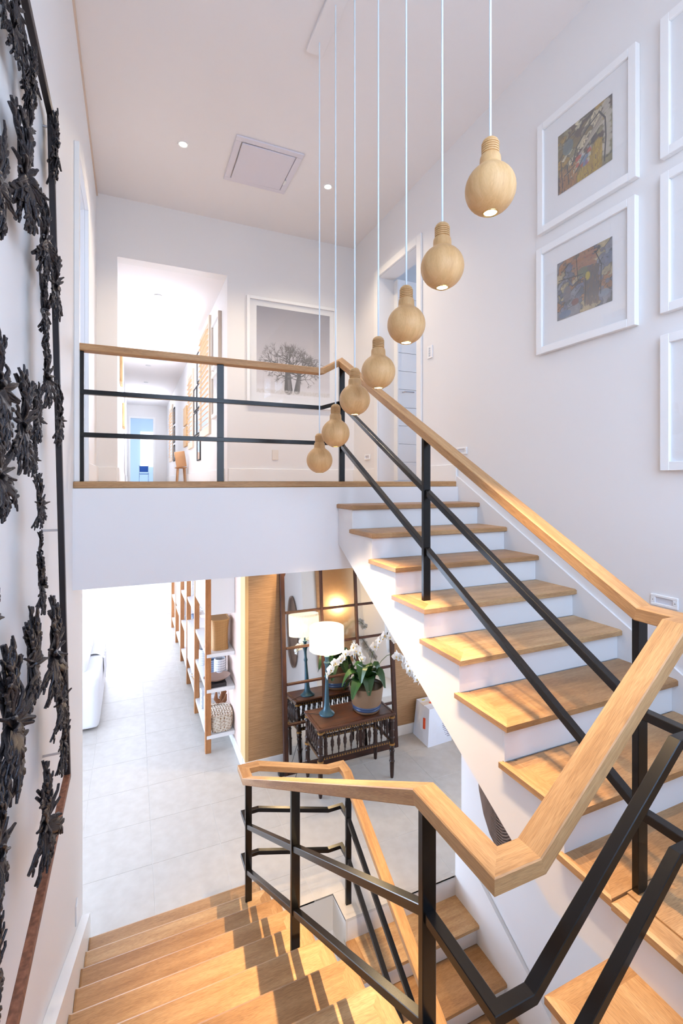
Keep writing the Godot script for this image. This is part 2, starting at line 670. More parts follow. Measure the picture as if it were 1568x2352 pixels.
# ---------------------------------------------------------------- scene
func _ready() -> void:
	rng.seed = 7
	# --- camera, sky, large lights, exposure
	var cam := Camera3D.new()
	cam.name = "camera"
	add_child(cam)
	cam.rotation = Vector3(0, -0.4153, 0)
	cam.projection = Camera3D.PROJECTION_FRUSTUM
	cam.keep_aspect = Camera3D.KEEP_HEIGHT
	cam.near = 0.05
	cam.far = 100.0
	cam.size = 2.0 * 1176.0 / 1090.0 * cam.near
	cam.frustum_offset = Vector2(0, -70.0 / 1090.0 * cam.near)
	cam.current = true
	var we := WorldEnvironment.new()
	we.name = "environment"
	var e := Environment.new()
	e.background_mode = Environment.BG_SKY
	var sky := Sky.new()
	var sm := ProceduralSkyMaterial.new()
	sm.sky_top_color = srgb(150, 190, 235)
	sm.sky_horizon_color = srgb(226, 236, 246)
	sm.ground_bottom_color = srgb(190, 190, 186)
	sm.ground_horizon_color = srgb(220, 226, 230)
	sm.sky_energy_multiplier = 2.0
	sm.ground_energy_multiplier = 1.6
	sky.sky_material = sm
	e.sky = sky
	e.tonemap_mode = Environment.TONE_MAPPER_LINEAR
	e.tonemap_exposure = 1.0
	e.sdfgi_enabled = true
	e.ssao_enabled = true
	e.ssil_enabled = true
	we.environment = e
	add_child(we)
	var day := srgb(198, 220, 255)
	var soft := srgb(224, 235, 255)
	# daylight by the passage windows; other sources largely out of view, placed for light
	area("unseen_stair_window_daylight", Vector3(1.25, 1.1, 0.27), Vector3(0, -0.12, -1), Vector2(2.0, 2.7), 4.7, day)  # unseen window behind the camera, placed to light walls and slab face
	area("unseen_glazing_daylight", Vector3(-6.8, -2.1, -9.5), Vector3(1, -0.1, 0), Vector2(11.0, 2.4), 120.0, day)  # glazing out of view at the left, placed to light the tiled floor
	area("far_glazing_daylight", Vector3(-2.2, -2.0, -15.6), Vector3(0, -0.15, 1), Vector2(5.0, 2.4), 48.0, soft)
	area("passage_window_daylight", Vector3(0.93, 1.4, -7.2), Vector3(-1, 0, 0), Vector2(0.9, 1.4), 4.5, soft)
	area("passage_window_daylight", Vector3(0.93, 1.3, -9.05), Vector3(-1, 0, 0), Vector2(0.65, 1.2), 4.5, soft)
	area("passage_window_daylight", Vector3(0.93, 1.3, -13.8), Vector3(-1, 0, 0), Vector2(0.9, 1.3), 5.0, soft)
	area("unseen_far_room_daylight", Vector3(1.6, 1.3, -17.6), Vector3(-1, 0, 0), Vector2(1.6, 1.6), 1.6, soft)  # out of view beside the far doorway, placed to light the far room
	area("unseen_basement_daylight", Vector3(0.75, -4.7, 0.27), Vector3(0.25, 0.1, -1), Vector2(1.0, 0.9), 2.0, day)  # unseen basement opening, placed to brighten the right wall below the stairs
	area("unseen_bay_daylight", Vector3(4.55, -1.9, -3.5), Vector3(-1, -0.25, 0), Vector2(2.0, 1.8), 2.4, soft)  # unseen bay window, placed to brighten the floor reflected in the mirror
	area("unseen_side_room_daylight", Vector3(4.9, 1.4, -4.0), Vector3(-1, 0, 0), Vector2(1.4, 1.6), 3.0, day)  # out of view, no window behind it; lights the open plank door
	area("unseen_landing_room_daylight", Vector3(-1.9, 1.4, -3.8), Vector3(1, 0, 0), Vector2(1.2, 1.6), 2.5, day)  # out of view, no window behind it; lights the gallery-end doorway

	make_materials()
	build_shell()
	build_passage()
	build_living_room()
	build_stairs()
	build_balustrade()
	build_gallery_things()
	build_pendants()
	build_wall_sculpture()
	build_console_corner()
	build_shelving()
	build_sofa()


func build_shell() -> void:
	var g := G()
	# right wall, with the opening of door 1
	g.box(Vector3(XR, -0.04, -3.985), Vector3(XR + 0.2, 3.1, -3.31))
	g.box(Vector3(XR, 2.335, -4.80), Vector3(XR + 0.2, 3.1, -3.985))
	g.box(Vector3(XR, -0.04, -5.62), Vector3(XR + 0.2, 3.1, -4.80))
	g.box(Vector3(XR, -6.2, -3.31), Vector3(XR + 0.2, 3.1, 0.45))
	struct("wall_right", g, M.wall, "white right wall of the stairwell hung with framed pictures")
	g = G()
	g.box(Vector3(-0.5, -0.04, -5.62), Vector3(-0.141, 3.1, ZB))
	g.box(Vector3(0.99, -0.04, -5.62), Vector3(XR, 3.1, ZB))
	g.box(Vector3(-0.141, 2.345, -5.62), Vector3(0.99, 3.1, ZB))
	struct("wall_back", g, M.wall, "white wall at the back of the upper gallery")
	g = G()
	g.box(Vector3(-0.5, SOF, -3.47), Vector3(XL, 3.1, 0.45))
	g.box(Vector3(-0.5, 2.09, -4.14), Vector3(XL, 3.1, -3.47))
	g.box(Vector3(-0.5, -0.04, ZB), Vector3(XL, 3.1, -4.14))
	g.box(Vector3(-0.5, -6.2, -3.98), Vector3(XL, SOF, 0.45))
	struct("wall_left", g, M.wall, "white left wall behind the metal leaf sculpture")
	g = G()
	g.box(Vector3(-0.5, -6.2, 0.3), Vector3(0.2, 3.1, 0.45))
	g.box(Vector3(2.3, -6.2, 0.3), Vector3(XR + 0.2, 3.1, 0.45))
	g.box(Vector3(0.2, -4.2, 0.3), Vector3(2.3, -0.3, 0.45))
	g.box(Vector3(0.2, -6.2, 0.3), Vector3(2.3, -5.2, 0.45))
	g.box(Vector3(1.3, -5.2, 0.3), Vector3(2.3, -4.2, 0.45))
	g.box(Vector3(0.2, 2.5, 0.3), Vector3(2.3, 3.1, 0.45))
	struct("wall_front", g, M.wall)
	g = G()
	for x in [0.2, 1.22, 2.24]:
		g.box(Vector3(x, -0.3, 0.36), Vector3(x + 0.06, 2.5, 0.42))
	for y in [-0.3, 2.44]:
		g.box(Vector3(0.2, y, 0.36), Vector3(2.3, y + 0.06, 0.42))
	var win := struct("window_1", g, M.trim, "unseen tall stair window behind the camera, placed to light the stairwell")
	g = G()
	g.box(Vector3(0.26, -0.24, 0.385), Vector3(2.24, 2.44, 0.389))
	put("pane", g, M.glass, win)
	g = G()
	for x in [0.2, 1.24]:
		g.box(Vector3(x, -5.2, 0.36), Vector3(x + 0.06, -4.2, 0.42))
	for y in [-5.2, -4.26]:
		g.box(Vector3(0.2, y, 0.36), Vector3(1.3, y + 0.06, 0.42))
	win = struct("window_8", g, M.trim, "unseen low basement window, placed to brighten the wall below the stairs")
	g = G()
	g.box(Vector3(0.26, -5.14, 0.385), Vector3(1.24, -4.26, 0.389))
	put("pane", g, M.glass, win)
	g = G()
	g.box(Vector3(-0.5, YC, -5.62), Vector3(XR + 0.2, 3.12, 0.45))
	struct("ceiling", g, M.ceiling, "white ceiling over the stairwell")
	# beige strip standing in for the recessed shadow gap along the left wall
	g = G()
	g.box(Vector3(XL, YC - 0.03, ZB), Vector3(XL + 0.012, YC - 0.002, 0.3))
	struct("trim_1", g, std(srgb(224, 204, 188), 0.7), "thin beige strip standing in for the shadow gap between left wall and ceiling")
	# upper floor boards
	g = G()
	g.box(Vector3(XL, -0.035, ZB), Vector3(XR, 0.0, -3.46))
	g.box(Vector3(-0.30, -0.035, -15.9), Vector3(1.15, 0.0, ZB))
	g.box(Vector3(-0.5, -0.035, -4.14), Vector3(XL, 0.0, -3.47))
	g.box(Vector3(XR, -0.035, -4.80), Vector3(5.2, 0.0, -3.985))
	struct("floor", g, M.oak, "oak floor of the upper gallery")
	g = G()
	g.box(Vector3(XL, -0.042, -3.46), Vector3(XR, 0.0, ZN), 0.005)
	struct("trim_2", g, M.oak_rail, "oak edge board along the gallery floor")
	# skirtings of the gallery
	g = G()
	g.box(Vector3(1.0, 0, ZB), Vector3(XR, 0.15, ZB + 0.02), 0.004)
	g.box(Vector3(XL, 0, ZB), Vector3(-0.145, 0.15, ZB + 0.02), 0.004)
	struct("baseboard_back", g, M.trim, "white skirting along the back wall of the gallery")
	g = G()
	g.box(Vector3(XR - 0.02, 0, -3.90), Vector3(XR, 0.15, -3.36), 0.004)
	g.box(Vector3(XR - 0.02, 0, ZB + 0.02), Vector3(XR, 0.15, -4.88), 0.004)
	struct("baseboard_right", g, M.trim, "white skirting along the right wall of the gallery")
	g = G()
	g.box(Vector3(XL, 0, ZB + 0.02), Vector3(XL + 0.02, 0.15, -4.2), 0.004)
	struct("baseboard_left", g, M.trim, "white skirting at the left end of the gallery")

	# door 1, opened into the room on the right
	g = G()
	g.box(Vector3(XR - 0.022, 0, -3.985), Vector3(XR, 2.42, -3.905), 0.004)
	g.box(Vector3(XR - 0.022, 0, -4.88), Vector3(XR, 2.42, -4.80), 0.004)
	g.box(Vector3(XR - 0.0215, 2.335, -4.80), Vector3(XR, 2.419, -3.985), 0.004)
	var d1 := struct("door_1", g, M.trim, "white framed doorway in the right wall with its plank door open")
	g = G()
	g.box(Vector3(XR + 0.2, 0.01, -4.80), Vector3(XR + 0.215, 2.32, -4.72))
	put("jamb_stop", g, M.trim, d1)
	for i in 11:
		g = G()
		g.box(Vector3(2.80, 0.012 + i * 0.211, -4.775), Vector3(3.62, 0.219 + i * 0.211, -4.735), 0.003)
		put("door_board", g, M.white_gloss, d1)
	g = G()
	g.box(Vector3(2.795, 0.95, -4.768), Vector3(2.80, 1.12, -4.742))
	put("lock_plate", g, M.chrome, d1)
	g = G()
	g.tube([Vector3(2.86, 1.03, -4.735), Vector3(2.86, 1.03, -4.685), Vector3(2.98, 1.03, -4.68)], [0.009, 0.009, 0.009], 8)
	put("door_handle", g, M.chrome, d1)
	# the room behind door 1
	g = G()
	g.box(Vector3(XR + 0.2, -0.04, -5.75), Vector3(5.2, 2.7, -5.62))
	g.box(Vector3(5.2, -0.04, -5.75), Vector3(5.35, 2.7, -2.4))
	g.box(Vector3(XR + 0.2, -0.04, -2.5), Vector3(5.2, 2.7, -2.4))
	g.box(Vector3(XR + 0.2, 2.6, -5.62), Vector3(5.2, 2.7, -2.5))
	g.box(Vector3(XR + 0.2, -0.06, -5.62), Vector3(5.2, -0.036, -2.5))
	struct("wall_side_room", g, M.wall, "pale walls of the room behind the plank door")
	# door 2, in the left wall at the end of the gallery
	g = G()
	g.box(Vector3(XL, 0, -3.47), Vector3(XL + 0.03, 2.15, -3.41), 0.003)
	g.box(Vector3(XL, 0, -4.20), Vector3(XL + 0.03, 2.15, -4.14), 0.003)
	g.box(Vector3(XL, 2.09, -4.14), Vector3(XL + 0.0295, 2.149, -3.47), 0.003)
	struct("door_2", g, M.trim, "narrow white doorway in the left wall at the gallery end")
	g = G()
	g.box(Vector3(-2.2, -0.04, -4.9), Vector3(-0.5, 2.6, -4.8))
	g.box(Vector3(-2.2, -0.04, -3.0), Vector3(-0.5, 2.6, -2.9))
	g.box(Vector3(-2.3, -0.04, -4.9), Vector3(-2.2, 2.6, -2.9))
	g.box(Vector3(-2.3, 2.5, -4.9), Vector3(-0.5, 2.6, -2.9))
	g.box(Vector3(-2.3, -0.06, -4.9), Vector3(-0.5, -0.036, -2.9))
	struct("wall_landing_room", g, M.wall)

	# slab of the upper floor: its face under the gallery and the living-room ceiling
	g = G()
	g.box(Vector3(-7.2, SOF, -16.2), Vector3(4.75, -0.043, -3.335))
	struct("ceiling_lower", g, M.wall, "white slab edge under the gallery and ceiling of the living room")
	g = G()
	g.box(Vector3(XR + 0.2, SOF, -3.335), Vector3(4.75, -0.043, -1.3))
	struct("ceiling_bay", g, M.wall)
	# basement
	g = G()
	g.box(Vector3(XL, -6.3, -6.0), Vector3(XR + 0.2, -6.2, 0.45))
	struct("floor_basement", g, M.oak)


func build_passage() -> void:
	var g := G()
	g.box(Vector3(-0.30, -0.04, -16.0), Vector3(-0.15, 2.5, -5.62))
	struct("wall_passage_left", g, M.wall, "left wall of the bright passage")
	var wins := [[-7.72, -6.72, 0.66, 2.30], [-9.42, -8.70, 0.60, 2.0], [-14.4, -13.3, 0.55, 2.05]]
	g = G()
	var z0 := -5.62
	for w in wins:
		g.box(Vector3(1.0, -0.04, w[1]), Vector3(1.15, 2.5, z0))
		g.box(Vector3(1.0, -0.04, w[0]), Vector3(1.15, w[2], w[1]))
		g.box(Vector3(1.0, w[3], w[0]), Vector3(1.15, 2.5, w[1]))
		z0 = w[0]
	g.box(Vector3(1.0, -0.04, -16.0), Vector3(1.15, 2.5, z0))
	struct("wall_passage_right", g, M.wall, "right wall of the passage with shuttered windows and pictures")
	g = G()
	g.box(Vector3(-0.30, 2.36, -16.0), Vector3(1.15, 2.5, -5.62))
	struct("ceiling_passage", g, M.ceiling, "white passage ceiling with small downlights")
	g = G()
	g.box(Vector3(-0.30, -0.04, -16.0), Vector3(-0.05, 2.5, -15.9))
	g.box(Vector3(0.60, -0.04, -16.0), Vector3(1.15, 2.5, -15.9))
	g.box(Vector3(-0.05, 1.95, -16.0), Vector3(0.60, 2.5, -15.9))
	struct("wall_passage_end", g, M.wall)
	g = G()
	g.box(Vector3(-0.10, 0, -15.9), Vector3(-0.05, 2.0, -15.88))
	g.box(Vector3(0.60, 0, -15.9), Vector3(0.66, 2.0, -15.88))
	g.box(Vector3(-0.05, 1.95, -15.9), Vector3(0.60, 2.0, -15.881))
	struct("door_3", g, M.trim, "white doorway at the far end of the passage")
	g = G()
	var blue := std(srgb(226, 233, 238), 0.7)
	g.box(Vector3(-1.6, -0.04, -19.2), Vector3(2.0, 2.5, -19.1))
	struct("wall_far_room", g, blue, "pale blue end wall of the far room")
	for b in [["wall_far_room_left", Vector3(-1.7, -0.04, -19.2), Vector3(-1.6, 2.5, -16.0)], ["wall_far_room_right", Vector3(2.0, -0.04, -19.2), Vector3(2.1, 2.5, -16.0)], ["ceiling_far_room", Vector3(-1.7, 2.5, -19.2), Vector3(2.1, 2.6, -16.0)], ["floor_far_room", Vector3(-1.7, -0.06, -19.2), Vector3(2.1, -0.001, -15.9)]]:
		g = G()
		g.box(b[1], b[2])
		struct(b[0], g, blue)
	g = G()
	g.box(Vector3(0.28, 0.55, -19.1), Vector3(0.75, 1.85, -19.07))
	struct("window_5", g, glow(srgb(235, 244, 255), 1.4), "bright window of the far blue room")
	g = G()
	g.box(Vector3(0.98, 0, -6.7), Vector3(1.0, 0.15, -5.63), 0.003)
	g.box(Vector3(0.98, 0, -15.9), Vector3(1.0, 0.15, -6.7), 0.003)
	g.box(Vector3(-0.15, 0, -15.9), Vector3(-0.13, 0.15, -5.63), 0.003)
	struct("baseboard_passage", g, M.trim, "white skirting of the passage")
	# louvred shutters
	for k in 3:
		var w: Array = wins[k]
		g = G()
		var t := 0.05
		g.box(Vector3(0.965, w[2], w[0]), Vector3(1.0, w[3], w[0] + t), 0.004)
		g.box(Vector3(0.965, w[2], w[1] - t), Vector3(1.0, w[3], w[1]), 0.004)
		g.box(Vector3(0.965, w[2], w[0] + t), Vector3(1.0, w[2] + 0.12, w[1] - t), 0.004)
		g.box(Vector3(0.965, w[3] - 0.09, w[0] + t), Vector3(1.0, w[3], w[1] - t), 0.004)
		var o := struct("window_%d" % (k + 2), g, M.shutter, ["nearest louvred shutter window in the passage", "second louvred shutter window in the passage", "farthest louvred shutter window in the passage"][k])
		var cnt := int((w[3] - w[2] - 0.24) / 0.082)
		for i in cnt:
			var y: float = w[2] + 0.16 + i * 0.082
			g = G()
			g.xf = Transform3D(Basis(Vector3.BACK, 0.7), Vector3(0.975, y, (w[0] + w[1]) / 2))
			g.cbox(Vector3.ZERO, Vector3(0.085, 0.009, w[1] - w[0] - 2 * t - 0.004), 0.003)
			put("slat", g, M.slat, o, "z")
		g = G()
		g.box(Vector3(1.1, w[2] + 0.05, w[0] + 0.05), Vector3(1.104, w[3] - 0.05, w[1] - 0.05))
		put("pane", g, M.glass, o)
	# pictures on the passage walls
	var dk := std(srgb(214, 200, 186), 0.5)
	var rows := [["large white framed picture on the passage wall, upper of the pair nearest the opening", 1.47, 2.09], ["large white framed picture on the passage wall, lower of the pair nearest the opening", 0.83, 1.41]]
	for a in rows:
		var p := thing("picture_frame", a[0], "picture", Vector3(1.0, a[1], -6.2), "white framed pictures by the passage opening")
		frame_x(p, 1.0, -6.5, -5.9, a[1], a[2], 0.04, 0.05, M.white_gloss, dk, null)
	var small := [[-8.2, -7.8, 1.62, 2.12, "topmost"], [-8.2, -7.8, 1.20, 1.60, "upper right"], [-8.64, -8.24, 1.20, 1.60, "upper left"], [-8.2, -7.8, 0.78, 1.18, "lower right"], [-8.64, -8.24, 0.78, 1.18, "lower left"], [-8.2, -7.8, 0.34, 0.76, "lowest"]]
	for a in small:
		var p := thing("picture_frame", "black framed picture between the shutters, %s of the group of six" % a[4], "picture", Vector3(1.0, a[2], a[0]), "black framed pictures in the passage")
		frame_x(p, 1.0, a[0], a[1], a[2], a[3], 0.02, 0.02, M.black, M.black, null)
	for i in 3:
		var p := thing("picture_frame", "small black framed picture by the farthest shutter, %s of three" % ["top", "middle", "bottom"][i], "picture", Vector3(1.0, 1.5 - i * 0.5, -13.0), "small far pictures in the passage")
		frame_x(p, 1.0, -13.15, -12.75, 1.48 - i * 0.48, 1.9 - i * 0.48, 0.02, 0.02, M.black, M.black, null)
	for i in 2:
		g = G()
		g.box(Vector3(0.965, 1.13 - i * 0.43, -10.3), Vector3(1.0, 1.5 - i * 0.41, -9.75), 0.006)
		tag(put("wooden_plaque", g, M.beech, null, "y"), "light wooden wall plaque in the passage, %s of the two" % ["upper", "lower"][i], "plaque", "wooden plaques on the right passage wall")
	for i in 2:
		g = G()
		var z := [-7.0, -8.8][i] as float
		g.box(Vector3(-0.15, [1.30, 0.90][i], z - 0.2), Vector3(-0.11, [1.64, 1.30][i], z + 0.2), 0.008)
		tag(put("wooden_carving", g, M.beech, null, "y"), ["orange wooden panel on the left passage wall, nearer one", "orange wooden panel on the left passage wall, farther one"][i], "panel", "wooden panels on the left passage wall")
	# ceiling fittings of the passage
	for i in 5:
		g = G()
		g.xf.origin = Vector3(0.3, 2.352, [-6.45, -7.75, -8.7, -10.4, -12.2][i])
		g.lathe([Vector2(0.0, 0.002), Vector2(0.035, 0.0), Vector2(0.05, 0.001), Vector2(0.052, 0.007)], 20)
		tag(put("downlight", g, std(srgb(206, 206, 206), 0.4)), ["unlit round downlight nearest the opening in the passage ceiling", "second unlit downlight from the opening in the passage ceiling", "third unlit downlight along the passage ceiling", "unlit downlight beyond the air grille in the passage ceiling", "farthest unlit downlight in the passage ceiling"][i], "downlight", "unlit downlights in the passage ceiling")
	var vent := thing("air_vent", "flat white air grille in the passage ceiling", "vent", Vector3(0.3, 2.35, -9.55))
	g = G()
	g.box(Vector3(0.0, 2.348, -9.9), Vector3(0.62, 2.358, -9.3), 0.003)
	put("frame", g, std(srgb(215, 220, 228), 0.5), vent)
	for i in 7:
		g = G()
		g.box(Vector3(0.05, 2.342, -9.84 + i * 0.075), Vector3(0.57, 2.349, -9.81 + i * 0.075))
		put("slat", g, std(srgb(205, 212, 224), 0.5), vent)
	# plywood chair and folding chair
	var ch := thing("plywood_chair", "brown plywood chair with a leaning back, against the right passage wall", "chair", Vector3(0.86, 0, -9.7))
	g = G()
	g.xf = Transform3D(Basis.from_euler(Vector3(0.12, 0, 0.16)), Vector3(0.87, 0.28, -9.58))
	g.cbox(Vector3(0, 0.15, 0), Vector3(0.19, 0.30, 0.02), 0.008)
	put("backrest", g, M.ply, ch)
	g = G()
	g.cbox(Vector3(0.87, 0.27, -9.78), Vector3(0.2, 0.025, 0.34), 0.008)
	put("seat", g, M.ply, ch)
	for s in [[0.80, -9.62], [0.95, -9.62], [0.80, -9.92], [0.95, -9.92]]:
		g = G()
		g.tube([Vector3(s[0] * 0.8 + 0.175, 0.26, s[1] * 0.8 - 1.954), Vector3(s[0], 0.0, s[1])], [0.016, 0.012], 8)
		put("leg", g, M.ply, ch)
	var fc := thing("folding_chair", "small folding chair with a blue back, seen through the far doorway", "chair", Vector3(0.36, 0, -17.3))
	g = G()
	g.cbox(Vector3(0.36, 0.42, -17.3), Vector3(0.26, 0.2, 0.03), 0.01)
	put("backrest", g, std(srgb(44, 84, 150), 0.7), fc)
	g = G()
	g.cbox(Vector3(0.36, 0.25, -17.16), Vector3(0.28, 0.02, 0.26), 0.008)
	put("seat", g, std(srgb(44, 84, 150), 0.7), fc)
	for s in [-0.14, 0.14]:
		g = G()
		g.tube([Vector3(0.36 + s, 0.55, -17.33), Vector3(0.36 + s, 0.0, -17.0)], [0.01, 0.01], 6)
		put("leg", g, M.chrome, fc)
		g = G()
		g.tube([Vector3(0.36 + s, 0.27, -17.05), Vector3(0.36 + s, 0.0, -17.38)], [0.01, 0.01], 6)
		put("leg", g, M.chrome, fc)


# a picture on a wall that faces -x: frame bars, mat, print, glass
func frame_x(p: Node3D, x: float, za: float, zb: float, ya: float, yb: float, deep: float, wide: float, m: Material, side: Material, art: Material, art_rect := Rect2()) -> void:
	var lo := x - deep
	var bars := [[za, za + wide, ya, yb], [zb - wide, zb, ya, yb], [za + wide, zb - wide, ya, ya + wide], [za + wide, zb - wide, yb - wide, yb]]
	for b in bars:
		var g := G()
		g.box(Vector3(lo, b[2], b[0]), Vector3(x, b[3], b[1]), 0.0025)
		put("frame_bar", g, m if b[3] - b[2] < b[1] - b[0] or side == null else side, p, "z")
	var g2 := G()
	g2.box(Vector3(x - deep * 0.45, ya + wide, za + wide), Vector3(x - 0.002, yb - wide, zb - wide))
	put("mat_board", g2, M.mat_board, p)
	if art:
		var r := art_rect
		var xx := x - deep * 0.45 - 0.0025
		var g3 := G()
		g3.tri(Vector3(xx, r.position.y, r.position.x), Vector3(xx, r.position.y, r.end.x), Vector3(xx, r.end.y, r.end.x), Vector2(0, 1), Vector2(1, 1), Vector2(1, 0))
		g3.tri(Vector3(xx, r.position.y, r.position.x), Vector3(xx, r.end.y, r.end.x), Vector3(xx, r.end.y, r.position.x), Vector2(0, 1), Vector2(1, 0), Vector2(0, 0))
		put("print", g3, art, p)
	g2 = G()
	g2.box(Vector3(x - deep * 0.62, ya + wide, za + wide), Vector3(x - deep * 0.62 + 0.002, yb - wide, zb - wide))
	put("glass", g2, M.glass, p)


func build_living_room() -> void:
	var g := G()
	# structural floor under the tiles, with the stair openings left out
	g.box(Vector3(-7.2, FL - 0.30, -16.2), Vector3(4.75, FL - 0.002, -3.80))
	g.box(Vector3(0.933, FL - 0.30, -3.80), Vector3(4.75, FL - 0.002, -3.613))
	g.box(Vector3(1.515, FL - 0.30, -3.613), Vector3(4.75, FL - 0.002, -3.355))
	g.box(Vector3(XR + 0.2, FL - 0.30, -3.355), Vector3(4.75, FL - 0.002, -1.3))
	g.box(Vector3(-7.2, FL - 0.30, -3.80), Vector3(-0.5, FL - 0.002, -3.2))
	var fl := struct("floor_living", g, M.grout, "pale stone tiled floor of the living room")
	var open := [Rect2(-0.5, -3.80, 1.433, 4.3), Rect2(0.9, -3.613, 0.615, 4.2), Rect2(1.5, -3.355, 1.283, 4.0), Rect2(-0.51, -3.98, 0.18, 4.4)]
	var k := 0
	for i in range(-3, 8):
		for j in range(-14, 2):
			var x0 := 0.168 + i * 0.595
			var z0 := -4.535 + j * 0.595
			var x1 := x0 + 0.5925
			var z1 := z0 + 0.5925
			if z0 > -1.4 or x0 > 4.6 or (x0 > 1.19 and z1 < -5.5):
				continue
			if x0 > XR + 0.2 and z1 < -5.5:
				continue
			var pieces := [Rect2(x0, z0, x1 - x0, z1 - z0)]
			for h in open:
				var left := []
				for r: Rect2 in pieces:
					var c: Rect2 = r.intersection(h)
					if c.size.x <= 0.002 or c.size.y <= 0.002:
						left.append(r)
						continue
					if c.position.y > r.position.y + 0.01:
						left.append(Rect2(r.position.x, r.position.y, r.size.x, c.position.y - r.position.y))
					if c.position.x > r.position.x + 0.01:
						left.append(Rect2(r.position.x, c.position.y, c.position.x - r.position.x, r.end.y - c.position.y))
					if c.end.x < r.end.x - 0.01:
						left.append(Rect2(c.end.x, c.position.y, r.end.x - c.end.x, r.end.y - c.position.y))
				pieces = left
			for r: Rect2 in pieces:
				if k >= 290:
					break
				k += 1
				g = G()
				g.box(Vector3(r.position.x, FL - 0.015, r.position.y), Vector3(r.end.x, FL, r.end.y), 0.001)
				put("tile", g, M.tile, fl)
	g = G()
	g.box(Vector3(-7.2, FL - 0.0019, -16.2), Vector3(-1.62, FL, -3.2))
	g.box(Vector3(-1.62, FL - 0.0019, -16.2), Vector3(1.2, FL, -12.87))
	tag(put("distant_tiles", g, M.tile, fl), "", "", "", "stuff")
	# bamboo-covered wall behind the mirror and the shelf wall beside it
	g = G()
	g.box(Vector3(1.2, FL + 0.13, -5.75), Vector3(1.24, SOF, -5.5))
	var bw := struct("wall_bamboo_edge", g, std(srgb(214, 176, 122), 0.5), "light wood edge of the bamboo wall")
	g = G()
	g.box(Vector3(1.24, FL + 0.13, -5.65), Vector3(4.75, SOF, -5.503))
	struct("wall_bamboo", g, M.bamboo, "woven bamboo covered wall behind the leaning mirror")
	g = G()
	g.box(Vector3(1.2, FL, -5.6), Vector3(4.6, FL + 0.13, -5.488), 0.004)
	struct("baseboard_bamboo", g, M.trim, "white skirting under the bamboo wall")
	g = G()
	g.box(Vector3(1.203, FL, -13.2), Vector3(1.4, SOF, -5.65))
	struct("wall_shelf", g, M.grasscloth, "pale grasscloth wall behind the shelving")
	g = G()
	g.box(Vector3(1.185, FL, -13.0), Vector3(1.205, FL + 0.13, -5.6), 0.004)
	struct("baseboard_shelf", g, M.trim, "white skirting under the shelving")
	g = G()
	g.box(Vector3(0.66, FL, -13.2), Vector3(1.3, SOF, -13.0))
	g.box(Vector3(1.2, FL, -16.2), Vector3(1.4, SOF, -13.2))
	struct("wall_far", g, std(srgb(236, 236, 240), 0.8), "pale wall closing the far end of the shelving")
	g = G()
	g.box(Vector3(-7.2, FL, -3.3), Vector3(-0.5, SOF, -3.15))
	g.box(Vector3(-7.3, FL - 0.3, -16.2), Vector3(-7.2, FL + 0.1, -3.15))
	g.box(Vector3(-7.3, -0.9, -16.2), Vector3(-7.2, SOF, -3.15))
	g.box(Vector3(-7.3, FL, -16.3), Vector3(-4.9, SOF, -16.2))
	g.box(Vector3(0.4, FL, -16.3), Vector3(1.4, SOF, -16.2))
	g.box(Vector3(-4.9, -0.85, -16.3), Vector3(0.4, SOF, -16.2))
	struct("wall_living", g, M.wall, "white walls of the living room")
	g = G()
	for i in 6:
		g.box(Vector3(-7.26, FL + 0.1, -15.9 + i * 2.5), Vector3(-7.2, -0.9, -15.82 + i * 2.5))
	for i in 4:
		g.box(Vector3(-4.9 + i * 1.74, FL, -16.26), Vector3(-4.83 + i * 1.74, -0.85, -16.2))
	var gw := struct("window_6", g, M.trim, "living-room glazing largely out of view, placed to light the tiled floor")
	g = G()
	g.box(Vector3(-7.24, FL + 0.1, -16.2), Vector3(-7.235, -0.9, -3.3))
	g.box(Vector3(-4.9, FL, -16.24), Vector3(0.4, -0.85, -16.235))
	put("pane", g, M.glass, gw)
	# side bay on the right, seen only in the mirror
	g = G()
	g.box(Vector3(4.6, FL, -5.65), Vector3(4.75, SOF, -4.6))
	g.box(Vector3(4.6, FL, -2.4), Vector3(4.75, SOF, -1.3))
	g.box(Vector3(4.6, FL, -4.6), Vector3(4.75, FL + 0.5, -2.4))
	g.box(Vector3(4.6, -0.9, -4.6), Vector3(4.75, SOF, -2.4))
	g.box(Vector3(XR + 0.2, FL, -1.45), Vector3(4.6, SOF, -1.3))
	struct("wall_bay", g, M.wall)
	g = G()
	for z in [-4.6, -3.53, -2.46]:
		g.box(Vector3(4.66, FL + 0.5, z), Vector3(4.71, -0.9, z + 0.06))
	for y in [FL + 0.5, -0.96]:
		g.box(Vector3(4.66, y, -4.6), Vector3(4.71, y + 0.06, -2.4))
	var bwin := struct("window_7", g, M.trim, "unseen window of the side bay, placed to brighten the mirror reflection")
	g = G()
	g.box(Vector3(4.68, FL + 0.5, -4.6), Vector3(4.684, -0.9, -2.4))
	put("pane", g, M.glass, bwin)
	g = G()
	g.box(Vector3(3.5, FL + 0.2, -1.49), Vector3(4.25, SOF - 0.1, -1.452))
	struct("trim_3", g, M.bamboo, "bamboo panel on the bay wall, seen in the mirror")
	var sc := thing("mirrored_sconce", "amber wall light with two glowing tubes, out of view, placed for its mirror reflection", "wall lamp", Vector3(3.9, -2.1, -1.49))
	g = G()
	g.box(Vector3(3.75, -2.12, -1.51), Vector3(4.05, -1.80, -1.492), 0.004)
	put("backplate", g, M.chrome, sc)
	for i in 2:
		g = G()
		g.xf.origin = Vector3(3.82 + i * 0.16, -2.09, -1.56)
		g.lathe([Vector2(0.0, 0), Vector2(0.03, 0.0), Vector2(0.03, 0.26), Vector2(0, 0.26)], 14)
		put("tube_lamp", g, glow(srgb(255, 226, 170), 5.0), sc)
